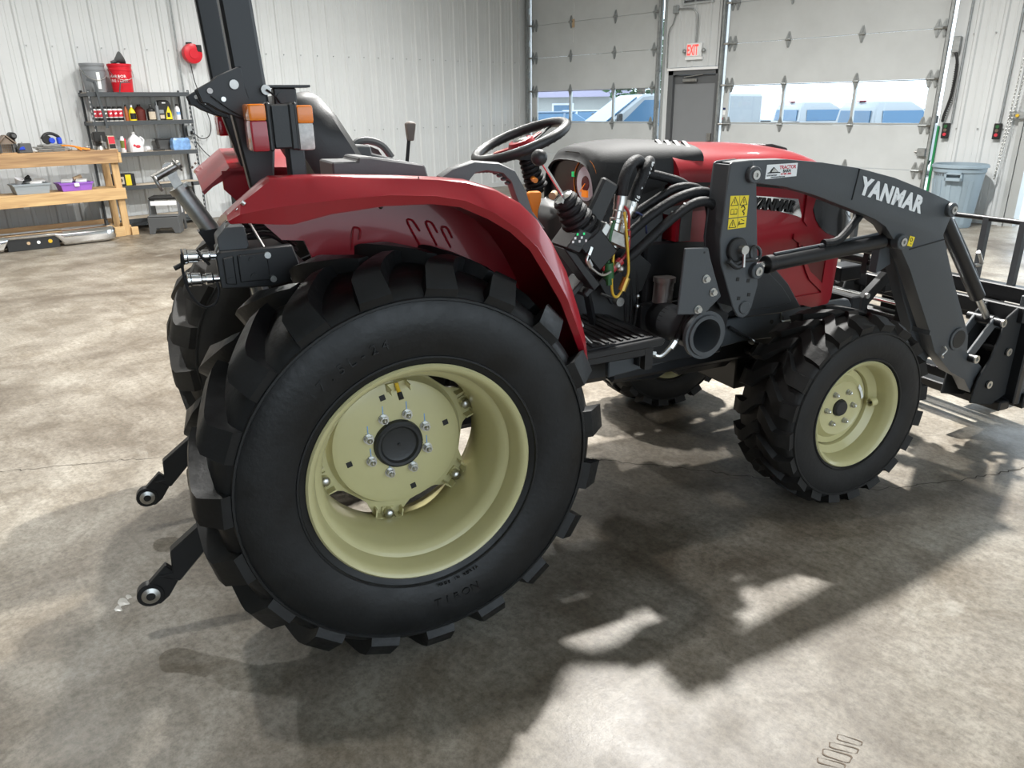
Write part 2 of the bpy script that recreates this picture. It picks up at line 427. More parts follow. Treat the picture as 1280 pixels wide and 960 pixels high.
# open doorway at the right: steel jambs of a third overhead door, rolled up
tj = tag(MB().bx(-2.88, -2.77, YB - .06, YB + .22, 0, 4.3).bx(3.49, 3.6, YB - .06, YB + .22, 0, 4.3).build('trim_1', 'alu'), kind='structure')
MB().bx(-2.94, -2.885, YB - .09, YB - .005, 0, 4.3).build('jamb_angle', 'alu', tj)

# ------------------------------------------------------------------ overhead doors
def hinge_mesh():
    b = MB()
    b.prism([(-.012, .115), (.012, .115), (.042, .03), (.042, -.03), (.012, -.115), (-.012, -.115), (-.042, -.03), (-.042, .03)], 'y', -.008, 0)
    b.prism([(-.008, .10), (.008, .10), (.012, -.10), (-.012, -.10)], 'y', -.018, -.006)
    b.cyl((-.045, -.018, 0), (.045, -.018, 0), .016, n=8)
    return b.mesh('hinge', 'galv')
HG = hinge_mesh()
SEAM = [0.03, 0.66, 1.275, 1.885, 2.52, 3.125, 3.73, 4.33]
def overhead_door(name, x0, x1, m1, m2, wx0, wx1):
    d = empty(name, (0, 0, 0), kind='structure')
    secs = {}
    for i in range(7):
        z0, z1 = SEAM[i], SEAM[i + 1]
        if i == 2:
            b = MB(); b.bx(x0, wx0, YB, YB + .05, z0 + .002, z1 - .002); b.bx(wx1, x1, YB, YB + .05, z0 + .002, z1 - .002)
            b.bx(wx0, wx1, YB, YB + .05, z0 + .002, z0 + .03); b.bx(wx0, wx1, YB, YB + .05, z1 - .014, z1 - .002)
            s = b.build('window_section', 'door_white', d, flat=True)
            for a, c in ((wx0, m1 - .02), (m1 + .02, m2 - .02), (m2 + .02, wx1)):
                MB().bx(a, c, YB + .022, YB + .027, z0 + .03, z1 - .014).build('pane', 'glass', s)
            for mm in (m1, m2): MB().bx(mm - .02, mm + .02, YB - .008, YB + .045, z0 + .03, z1 - .014).build('mullion', 'alu', s)
            MB().bx(wx0, wx1, YB - .006, YB, z0 + .012, z0 + .03).build('window_rail', 'alu', s)
            MB().bx(wx0, wx1, YB - .006, YB, z1 - .014, z1 - .004).build('window_rail', 'dark_trim', s)
        else:
            s = MB().bx(x0, x1, YB, YB + .05, z0 + .002, z1 - .002).build('door_section', 'door_white', d, bevel=.004)
            for xx in (x0 + .13, x1 - .13):
                MB().bx(xx - .10, xx + .05, YB - .0015, YB, z0 + .004, z1 - .004).build('end_stile', 'door_white', s)
    for i in range(1, 7):
        for mm in (m1, m2): inst(HG, 'hinge', d, (mm, YB - .001, SEAM[i]))
        for xx in (x0 + .05, x0 + .14, x1 - .05, x1 - .14): inst(HG, 'hinge', d, (xx, YB - .003, SEAM[i]))
    for xx, sg in ((x0 - .035, 1), (x1 + .035, -1)):
        t = MB(); t.bx(xx - .02, xx + .02, YB - .13, YB - .11, 0, 4.5); t.bx(xx - .02, xx - .014, YB - .13, YB - .03, 0, 4.5)
        t.bx(xx + .014, xx + .02, YB - .11, YB - .07, 0, 4.5)
        for z in (0.4, 1.0, 1.6, 2.2, 2.8, 3.4, 4.0): t.bx(xx - .016, xx - .008, YB - .05, YB, z - .06, z + .06)
        t.build('door_track', 'galv', d, flat=True)
        r = MB()
        for z in SEAM[1:]: r.cyl((xx - .01, YB - .09, z), (xx + sg * .09, YB - .05, z), .018, n=8)
        r.build('roller', 'steel', d)
    return d
door_1 = overhead_door('door_1', -11.955, -8.715, -10.865, -9.76, -11.81, -8.80)
door_2 = overhead_door('door_2', -7.37, -4.00, -6.295, -5.16, -7.27, -4.14)
MB().bx(-8.645, -8.60, YB - .03, YB, 0, 4.3).build('jamb_strip', 'alu', door_1)
MB().bx(-7.455, -7.41, YB - .10, YB, 0, 4.3).build('jamb_strip', 'dark_trim', door_2)
MB().bx(-3.92, -3.895, YB - .05, YB - .02, 0, 1.27).build('weather_strip', mat('green_strip', (0.01, 0.22, 0.07), .5), door_2)
MB().bx(-4.13, -4.02, YB - .06, YB, .86, .97).build('lock_box', 'galv', door_2, bevel=.006)
MB().cyl((-4.17, YB - .03, .92), (-4.13, YB - .03, .92), .012, n=8).build('lock_bolt', 'steel', door_2)
for zz in (1.50, 1.42, 1.34):
    MB().bx(-7.36, -7.31, YB - .002, YB, zz, zz + .035 if zz != 1.42 else zz + .07).build('door_label', 'white' if zz == 1.42 else ('bluew' if zz == 1.5 else 'redp'), door_2)
MB().bx(-10.83, -10.77, YB - .012, YB - .006, 3.02, 3.17).build('paper_tag', 'tan', door_1, flat=True)
MB().bx(-10.79, -10.785, YB - .012, YB - .006, 2.75, 3.45).build('tag_string', 'white', door_1)

# ------------------------------------------------------------------ exit door in the pier
d3 = empty('door_3', kind='structure')
MB().bx(-8.5, -8.40, YB - .02, YB + .2, 0, 2.15).bx(-7.54, -7.46, YB - .02, YB + .2, 0, 2.15).bx(-8.5, -7.46, YB - .02, YB + .2, 2.08, 2.15).build('door_frame', 'dark_trim', d3, flat=True)
MB().bx(-8.51, -7.45, YB - .05, YB - .02, 2.15, 2.19).build('drip_cap', 'white', d3)
MB().bx(-8.395, -7.545, YB + .04, YB + .085, .01, 2.075).build('door_leaf', 'grey_door', d3, bevel=.003)
MB().bx(-8.395, -7.545, YB + .036, YB + .04, 1.93, 2.07).build('head_plate', 'dark_trim', d3)
c = MB().bx(-8.20, -7.92, YB - .02, YB + .036, 1.96, 2.02).build('door_closer', 'steel', d3, bevel=.008)
MB().bar((-8.18, YB, 2.04), (-7.80, YB, 2.075), .02, .014).build('closer_arm', 'steel', c)
MB().bx(-7.64, -7.56, YB - .01, YB + .04, 1.0, 1.12).build('latch', 'steel', d3)

# louvred vent, exit sign and wiring above the door
vent = empty('wall_vent', (-7.97, YB, 3.17), 0, 'grey louvred wall vent high above the exit door', 'vent')
b = MB(); b.bx(-.30, .30, -.05, -.014, 0, .03); b.bx(-.30, .30, -.05, -.014, .42, .45); b.bx(-.30, -.27, -.05, -.014, .03, .42); b.bx(.27, .30, -.05, -.014, .03, .42)
b.build('frame', 'alu', vent)
for k in range(7): MB().obox((0, -.03, .06 + .055 * k), (.54, .04, .006), RX(.6).to_3x3()).build('louvre', 'dark_trim', vent)
ex = empty('exit_sign', (-7.975, YB - .014, 2.47), 0, 'white lit EXIT sign with red letters over the grey door', 'exit sign')
MB().bx(-.15, .15, -.06, 0, -.115, .10).build('housing', 'white', ex, bevel=.012)
text('EXIT', 'lettering', 'exit_red', T(-.135, -.0605, -.085) @ RX(PI / 2), .23, ex, bold=.006, wid=.48)
for s in (-1, 1):
    lh = MB().ball((s * .19, -.05, -.02), .035, 10).build('lamp_head', 'galv', ex)
MB().bx(-.2, .2, -.03, 0, -.035, -.01).build('lamp_bar', 'galv', ex)
MB().bx(-.17, .17, -.05, -.01, -.16, -.115).build('battery_base', 'white', ex)
cd = empty('wall_conduit', (0, 0, 0), 0, 'thin grey conduit bending down to the exit sign', 'conduit')
MB().tube([(-8.40, YB - .05, 3.12), (-8.10, YB - .05, 3.11), (-8.0, YB - .05, 3.06), (-7.95, YB - .05, 2.95), (-7.95, YB - .05, 2.58)], .013).build('pipe', 'galv', cd)
MB().bx(-8.45, -8.34, YB - .07, YB - .014, 3.06, 3.18).build('junction_box', 'galv', cd, bevel=.006)
MB().tube([(-8.40, YB - .04, 3.06), (-8.45, YB - .04, 2.9), (-8.54, YB - .03, 2.75), (-8.54, YB - .02, 2.2)], .010).build('cable', 'galv', cd)

# ------------------------------------------------------------------ controls on the right-hand strip of the back wall
def switch(x, z, label):
    s = empty('door_switch', (x, YB - .036, z), 0, label, 'switch', 'door operator switches')
    MB().bx(-.045, .045, -.05, 0, -.11, .09).build('case', 'blackp', s, bevel=.006)
    for k, mm in ((.05, 'green'), (0, 'dirtmark'), (-.055, 'redp')):
        MB().cyl((0, -.05, k), (0, -.062, k), .022, n=12).build('push_button', mm, s)
switch(-3.80, 1.22, 'black push-button box beside the right overhead door track')
switch(-3.17, 1.22, 'black push-button box alone under a straight wall conduit')
for x, z0, lab in ((-3.77, 1.32, 'straight grey conduit nearest the right door track'), (-3.165, 1.32, 'straight grey conduit above the lone push-button box')):
    tag(MB().cyl((x + .02 if x < -3.5 else x, YB - .05, z0), (x + .02, YB - .05, 4.2), .014, n=8).build('wall_conduit', 'galv'), lab, 'conduit')
jb = tag(MB().bx(-3.90, -3.80, YB - .10, YB - .036, 2.20, 2.40).build('junction_box', 'galv', bevel=.008), 'small grey metal junction box beside the right door track', 'box')
b = MB().tube([(-3.84, YB - .08, 2.2), (-3.80, YB - .08, 2.05), (-3.80, YB - .08, 1.7), (-3.85, YB - .09, 1.40), (-3.85, YB - .085, 1.325)], .018)
for k in range(26): b.ring((-3.80 if k < 16 else -3.80 - .06 * (k - 16) / 10, YB - .08, 2.05 - k * .028), (0, 0, 1), .018, .006, 10, 6)
tag(b.build('coiled_cord', 'blackp'), 'black coiled cord hanging from the junction box', 'cord')
ch = MB()
for off in (0, .09):
    for k in range(150):
        z = 3.9 - k * .022 if off == 0 else 3.9 - k * .022
        x = -2.965 - .10 * min(1, max(0, (3.0 - z) / 2.4)) + off * (1 - .9 * min(1, max(0, (2.8 - z) / 2.2)))
        ch.ring((x, YB - .19 - (.004 if k % 2 else 0), z), (1, 0, 0) if k % 2 else (0, 1, 0), .011, .0035, 8, 5)
tag(ch.build('chain_loop', 'zinc'), 'long loop of hoist chain hanging by the open doorway', 'chain')
hk = empty('chain_keeper', (-2.93, YB - .09, 1.41), 0, 'galvanised chain keeper bracket on the doorway jamb', 'bracket')
MB().bx(-.12, .14, -.06, 0, -.045, .045).build('bracket', 'galv', hk, bevel=.006)
MB().cyl((-.02, -.06, 0), (-.02, -.09, 0), .02, n=10).build('bolt', 'yelw', hk)

can = empty('trash_can', (-3.40, 11.40, 0), -.25, 'large grey-blue round trash can against the back wall', 'trash can')
b = MB().lathe([(.235, 0), (.245, .02), (.30, .70), (.315, .72), (.318, .79), (.325, .80), (.325, .815), (.305, .815), (.295, .70), (.235, .03), (0.01, .03)], (0, 0, 0), (0, 0, 1), 40, True)
b.build('bin', 'trash', can)
MB().lathe([(.326, .772), (.338, .775), (.338, .80), (.326, .803)], (0, 0, 0), (0, 0, 1), 40, False, True).build('rim', 'trash', can)
for a in (-1.2, 1.94):
    b = MB(); R = RZ(a)
    b.bx(.285, .365, -.10, .10, .70, .72); b.bx(.285, .365, -.10, -.08, .62, .72); b.bx(.285, .365, .08, .10, .62, .72); b.bx(.345, .365, -.10, .10, .62, .66)
    b.xf(R).build('handle', 'trash', can)
for k in range(6):
    a = -PI / 2 - 1.1 + .44 * k
    p = lambda r, z: (r * math.cos(a), r * math.sin(a), z)
    MB().bar(p(.243, .05), p(.296, .62), .05, .012, up=(math.cos(a), math.sin(a), 0)).build('rib', 'trash', can)
# ------------------------------------------------------------------ outside: lot, parked vehicles, house, trees
tag(MB().bx(-70, 60, -40, 90, -.40, -.2).build('ground_outside', 'ground'), kind='structure')
def pickup(x, y, rz, label):
    t = empty('pickup_truck', (x, y, -.2), rz, label, 'truck', 'white pickups parked outside')
    b = MB(); b.prism([(-2.75, .55), (-2.75, 1.22), (-.75, 1.22), (-.75, 1.25), (.95, 1.25), (1.1, 1.22), (2.45, 1.12), (2.75, .95), (2.78, .45), (2.3, .40), (2.15, .62), (1.95, .72), (1.65, .72), (1.45, .62), (1.35, .40), (-1.3, .40), (-1.4, .62), (-1.6, .72), (-1.9, .72), (-2.1, .62), (-2.2, .40)], 'y', -.96, .96)
    b.build('body', 'truck_white', t, bevel=.04)
    ca = MB().loft([[(-.72, -.90, 1.2), (-.72, .90, 1.2), (1.05, .90, 1.2), (1.05, -.90, 1.2)],
                    [(-.66, -.82, 1.60), (-.66, .82, 1.60), (.62, .82, 1.60), (.62, -.82, 1.60)],
                    [(-.55, -.72, 1.80), (-.55, .72, 1.80), (.30, .72, 1.80), (.30, -.72, 1.80)]])
    ca.build('cab', 'truck_white', t, bevel=.03)
    MB().bx(-2.7, -.78, -.80, .80, 1.221, 1.224).build('bed_floor', 'blackp', t)
    MB().bx(-2.72, -.74, -.95, -.90, 1.221, 1.25).bx(-2.72, -.74, .90, .95, 1.221, 1.25).build('bed_rail', 'blackp', t)
    MB().loft([[(-.735, -.70, 1.27), (-.735, .70, 1.27), (-.70, .66, 1.58), (-.70, -.66, 1.58)], [(-.71, -.70, 1.27), (-.71, .70, 1.27), (-.67, .66, 1.58), (-.67, -.66, 1.58)]]).build('rear_window', 'car_glass', t)
    for s in (-1, 1):
        w_ = MB(); w_.loft([[(-.5, s * .895, 1.27), (.85, s * .895, 1.27), (.55, s * .835, 1.58), (-.48, s * .835, 1.58)], [(-.5, s * .905, 1.27), (.85, s * .905, 1.27), (.55, s * .845, 1.58), (-.48, s * .845, 1.58)]])
        w_.build('side_window', 'car_glass', t)
        MB().bx(.72, .82, s * 1.0 - .12, s * 1.0 + .12, 1.28, 1.46).build('mirror', 'blackp', t, bevel=.02)
        MB().bx(-2.77, -2.74, s * .86 - .07, s * .86 + .07, .85, 1.18).build('tail_light', 'redlens', t)
        for wx in (-1.75, 1.8):
            MB().cyl((wx, s * .72, .36), (wx, s * .97, .36), .36, n=24).build('wheel', 'tire', t)
    MB().loft([[(1.02, -.80, 1.26), (1.02, .80, 1.26), (.63, .74, 1.62), (.63, -.74, 1.62)], [(1.05, -.80, 1.26), (1.05, .80, 1.26), (.66, .74, 1.62), (.66, -.74, 1.62)]]).build('windshield', 'car_glass', t)
    MB().bx(-.60, -.52, -.15, .15, 1.80, 1.825).build('brake_light', 'redlens', t)
    return t
pickup(-11.6, 23.6, .95, 'white pickup seen through the left and middle panes of right overhead door')
pickup(-8.2, 20.6, .95, 'white pickup seen through the right pane of right overhead door')
pickup(-17.0, 28.0, .4, 'white pickup farthest back, seen through left pane of right overhead door')

def van(x, y, rz, label):
    t = empty('white_van', (x, y, -.2), rz, label, 'van')
    MB().prism([(-2.6, .4), (-2.6, 2.0), (.2, 2.05), (.55, 2.02), (1.45, 1.35), (2.35, 1.22), (2.6, .95), (2.62, .4)], 'y', -.98, .98).build('body', 'truck_white', t, bevel=.05)
    MB().loft([[(.64, -.84, 1.95), (.64, .84, 1.95), (1.46, .90, 1.37), (1.46, -.90, 1.37)], [(.66, -.84, 1.98), (.66, .84, 1.98), (1.49, .90, 1.39), (1.49, -.90, 1.39)]]).build('windshield', 'car_glass', t)
    for s in (-1, 1):
        MB().prism([(-.6, 1.3), (1.15, 1.3), (.5, 1.9), (-.6, 1.9)], 'y', s * .98 - .004, s * .98 + .004).build('side_window', 'car_glass', t)
        for wx in (-1.7, 1.7): MB().cyl((wx, s * .76, .35), (wx, s * .99, .35), .35, n=24).build('wheel', 'tire', t)
        MB().bx(1.1, 1.2, s * 1.1 - .1, s * 1.1 + .1, 1.35, 1.6).build('mirror', 'blackp', t, bevel=.02)
    return t
van(-12.4, 16.6, -2.15, 'white van with raked windshield seen through right pane of left overhead door')
def suv(x, y, rz, m, label):
    t = empty('parked_car', (x, y, -.2), rz, label, 'car', 'cars parked beyond the left overhead door')
    MB().prism([(-2.2, .4), (-2.25, .95), (-2.1, 1.1), (1.0, 1.1), (2.0, .98), (2.2, .8), (2.2, .4)], 'y', -.9, .9).build('body', m, t, bevel=.05)
    MB().loft([[(-2.05, -.84, 1.08), (-2.05, .84, 1.08), (1.0, .84, 1.08), (1.0, -.84, 1.08)], [(-1.75, -.70, 1.55), (-1.75, .70, 1.55), (.25, .70, 1.55), (.25, -.70, 1.55)]]).build('cabin', 'car_glass', t, bevel=.03)
    MB().bx(-1.74, .24, -.71, .71, 1.545, 1.60).build('roof_panel', m, t, bevel=.02)
    for s in (-1, 1):
        for px in (-1.2, -.2): MB().bar((px, s * .85, 1.08), (px + .08, s * .71, 1.55), .07, .03).build('pillar', m, t)
        for wx in (-1.4, 1.4): MB().cyl((wx, s * .70, .33), (wx, s * .91, .33), .33, n=20).build('wheel', 'tire', t)
    return t
M['car_blue'] = mat('slate_blue_car_paint', (0.16, 0.22, 0.30), 0.3, coat=.5)
M['car_silver'] = mat('silver_car_paint', (0.55, 0.58, 0.60), 0.3, coat=.5)
suv(-19.6, 21.2, .9, 'car_blue', 'slate blue car seen through left pane of left overhead door')
suv(-21.8, 26.0, .7, 'car_silver', 'silver car seen through middle pane of left overhead door')
h = empty('house', (-33.2, 33.0, -.2), .55, 'low cream house with mauve roof beyond the lot', 'house')
MB().bx(-6, 5, -3, 3, 0, 2.25).build('wall', 'house', h)
MB().prism([(-3.6, 2.2), (3.6, 2.2), (0, 3.9)], 'x', -6.5, 5.5).build('roof', 'roof', h)
for wx in (-4, -1, 2.5):
    f = MB().bx(wx - .6, wx + .6, -3.05, -3.0, .9, 1.9).build('window', 'white', h)
    MB().bx(wx - .5, wx + .5, -3.07, -3.05, 1.0, 1.8).build('pane', 'car_glass', f)
def tree(x, y, hgt, r, label):
    t = empty('leafy_tree', (x, y, -.2), 0, label, 'tree', 'trees beyond the lot')
    MB().tube([(0, 0, 0), (.1, 0, hgt * .4), (0, .1, hgt * .75)], lambda u: .28 - .16 * u, 8).build('trunk', 'bark', t)
    b = MB()
    for k in range(900):
        a = random.uniform(0, 2 * PI); zz = random.uniform(-1, 1); rr = r * (random.random() ** .4) * math.sqrt(max(.05, 1 - zz * zz))
        c = Vector((rr * math.cos(a), rr * math.sin(a), hgt * .62 + zz * hgt * .36))
        q = Matrix.Rotation(random.uniform(0, 6), 3, 'Z') @ Matrix.Rotation(random.uniform(0, 3), 3, 'X')
        s = random.uniform(.14, .3)
        b.add([c + q @ Vector(v) * s for v in ((-1, 0, 0), (0, -.5, .1), (1, 0, 0), (0, .5, .1))], [(0, 1, 2, 3)])
    tag(b.build('foliage', 'leaf', t, flat=True, fix=False), kind='stuff')
tree(-31.8, 43.0, 7.0, 2.4, 'green tree behind the white van, right of the house')
tree(-24.2, 31.5, 6.0, 2.0, 'green tree above the white van windshield, rightmost of the trees')
tree(-37.5, 46.0, 7.5, 2.4, 'green tree at the right end of the house roof')

# ------------------------------------------------------------------ floor marks
cr = MB()
def crack(pts, wd):
    random.seed(3); P = []
    for a, b_ in zip(pts, pts[1:]):
        for k in range(14):
            t = k / 14; P.append((lerp(a[0], b_[0], t) + random.uniform(-.012, .012), lerp(a[1], b_[1], t) + random.uniform(-.012, .012)))
    P.append(pts[-1])
    for p, q in zip(P, P[1:]):
        dx, dy = q[0] - p[0], q[1] - p[1]; L = math.hypot(dx, dy) or 1; w_ = wd * random.uniform(.4, 1.2)
        nx, ny = -dy / L * w_, dx / L * w_
        cr.add([(p[0] - nx, p[1] - ny, .0012), (p[0] + nx, p[1] + ny, .0012), (q[0] + nx, q[1] + ny, .0012), (q[0] - nx, q[1] - ny, .0012)], [(0, 1, 2, 3)])
crack([(-2.2, 2.50), (-2.094, 2.541), (-1.773, 2.743), (-1.472, 2.907), (-1.03, 3.19), (-.814, 3.534), (-.647, 3.871), (-.3, 4.3)], .0035)
crack([(-4.6, .1), (-4.04, .412), (-3.858, .714), (-3.628, 1.07), (-3.3, 1.4)], .002)
tag(cr.build('crack', 'crack', floor, flat=True, fix=False), kind='stuff')

for lp in ([(-0.55, 1.713), (-0.49, 1.735), (-0.487, 1.715), (-0.543, 1.689)], [(-0.554, 1.67), (-0.486, 1.705), (-0.484, 1.681), (-0.545, 1.649)], [(-0.556, 1.637), (-0.488, 1.67), (-0.485, 1.636), (-0.547, 1.612)], [(-0.553, 1.598), (-0.49, 1.631), (-0.485, 1.611), (-0.544, 1.579)]):
    sm = MB(); c = Vector((sum(p[0] for p in lp) / 4, sum(p[1] for p in lp) / 4)); R_ = []
    for i in range(4):
        a, b_, d = Vector(lp[i - 1]), Vector(lp[i]), Vector(lp[(i + 1) % 4])
        R_ += [b_.lerp(a, .18), b_.lerp(a, .06).lerp(d, .06), b_.lerp(d, .18)]
    n = len(R_)
    vs = [(p.x, p.y, .0012) for p in R_] + [(c.x + (p.x - c.x) * .93, c.y + (p.y - c.y) * .80, .0012) for p in R_]
    sm.add(vs, [(i, (i + 1) % n, n + (i + 1) % n, n + i) for i in range(n)])
    sm.build('scuff_mark', 'dirtmark', floor, flat=True, fix=False)
sp = MB()
for cx, cy, r in ((-2.54, .50, .026), (-2.515, .475, .018), (-2.56, .525, .014)):
    sp.add([(cx, cy, .0022)] + [(cx + r * (1 + .35 * math.sin(3 * a + cx * 40)) * math.cos(a), cy + r * .8 * (1 + .3 * math.cos(2 * a)) * math.sin(a), .0015) for a in [2 * PI * i / 18 for i in range(18)]], [(0, 1 + i, 1 + (i + 1) % 18) for i in range(18)])
sp.build('spill_mark', mat('pale_spill', (.55, .54, .50), .25), floor, flat=True, fix=False)
# ------------------------------------------------------------------ tractor (x forward, y to its left, z up)
tractor = empty('tractor', (-2.39526, 1.39621, 0), math.atan2(0.9510565, 0.3090170), 'red compact utility tractor with black front loader and cream wheels', 'tractor')
TR = tractor
AXZ = 0.62

# ---- rear wheels
def tire_profile(R, W, rim, bead):
    h = W / 2
    return [(rim, -bead), (rim + .02, -bead - .012), (lerp(rim, R, .30), -h * 1.0), (lerp(rim, R, .55), -h * 1.03), (lerp(rim, R, .74), -h * .99), (lerp(rim, R, .86), -h * .93),
            (lerp(rim, R, .955), -h * .80), (R, -h * .45), (R + .006, 0), (R, h * .45), (lerp(rim, R, .955), h * .80), (lerp(rim, R, .86), h * .93), (lerp(rim, R, .74), h * .99),
            (lerp(rim, R, .55), h * 1.03), (lerp(rim, R, .30), h * 1.0), (rim + .02, bead + .012), (rim, bead), (rim - .001, bead - .03), (rim - .001, -bead + .03)]
def carcass_r(prof, y):
    best = prof[8][0]
    pts = sorted((p[1], p[0]) for p in prof[5:12])
    for a, b in zip(pts, pts[1:]):
        if a[0] <= y <= b[0]: return lerp(a[1], b[1], (y - a[0]) / (b[0] - a[0]))
    return pts[0][1] if y < pts[0][0] else pts[-1][1]
def tire_mesh(R, Rl, W, rim, bead, nl, path, wdt, ylug, name, m, sgn=1, notch=False):
    prof = tire_profile(R, W, rim, bead)
    b = MB().lathe(prof, (0, 0, 0), (0, 1, 0), 96, False, True)
    d, u, w_ = b.frame((0, 1, 0))
    # raised rings on the side walls
    for s in (-1, 1):
        for rr, tt in ((lerp(rim, R, .80), .006), (lerp(rim, R, .16), .005)):
            yy = s * (W / 2) * (.965 if tt > .0055 else .93)
            b.ring((0, yy, 0), (0, 1, 0), rr, tt, 96, 6)
    N = 9
    def P(r, th, y): return Vector((r * math.cos(th), y, r * math.sin(th)))
    for side in (-1, 1):
        for k in range(nl):
            th0 = 2 * PI * (k + (0.5 if side > 0 else 0)) / nl
            rings = []
            for i in range(N + 1):
                t = i / N
                y, dth, hw = path(t)
                y *= side
                rc = carcass_r(prof, y * 1.0) - .012
                ro = Rl - (.006 if t < .08 else 0) - max(0, (abs(y) / (W / 2) - .72)) * .10
                e = .82
                th = th0 + dth * sgn
                ring = [P(rc, th - hw * 1.12, y), P(ro, th - hw * e, y), P(ro, th + hw * e, y), P(rc, th + hw * 1.12, y)]
                rings.append(ring)
            # shoulder drop: outer end runs down the side wall
            y, dth, hw = path(1.0); y *= side; th = th0 + dth * sgn
            r2 = lerp(rim, R, ylug); yo = side * (W / 2) * .955
            rings.append([P(r2 - .004, th - hw * 1.1, yo), P(r2 + .03, th - hw, yo + side * .012), P(r2 + .03, th + hw, yo + side * .012), P(r2 - .004, th + hw * 1.1, yo)])
            b.loft(rings)
    return b.mesh(name, m, ang=0.6)
def rear_path(t):     # from the tyre centre line out to the shoulder
    y = -.012 + .200 * t
    dth = .235 * (t ** .75)
    hw = (.030 + .052 * t) * .98
    return y, dth - .12, hw
def front_path(t):
    y = -.004 + .138 * t
    k = min(1, max(0, (t - .25) / .4))
    dth = .20 * (t if t < .25 else .25 + .75 * k * .9 + .1 * (t - .25))
    return y, dth - .10, .078 + .008 * t

REAR_T = tire_mesh(.572, .618, .445, .318, .186, 19, rear_path, .07, .80, 'tire', 'tire')
FRONT_T = tire_mesh(.384, .410, .312, .212, .126, 20, front_path, .05, .84, 'tire', 'tire_front')
REAR_D = REAR_T.copy(); REAR_D.materials[0] = M['tire_dusty']

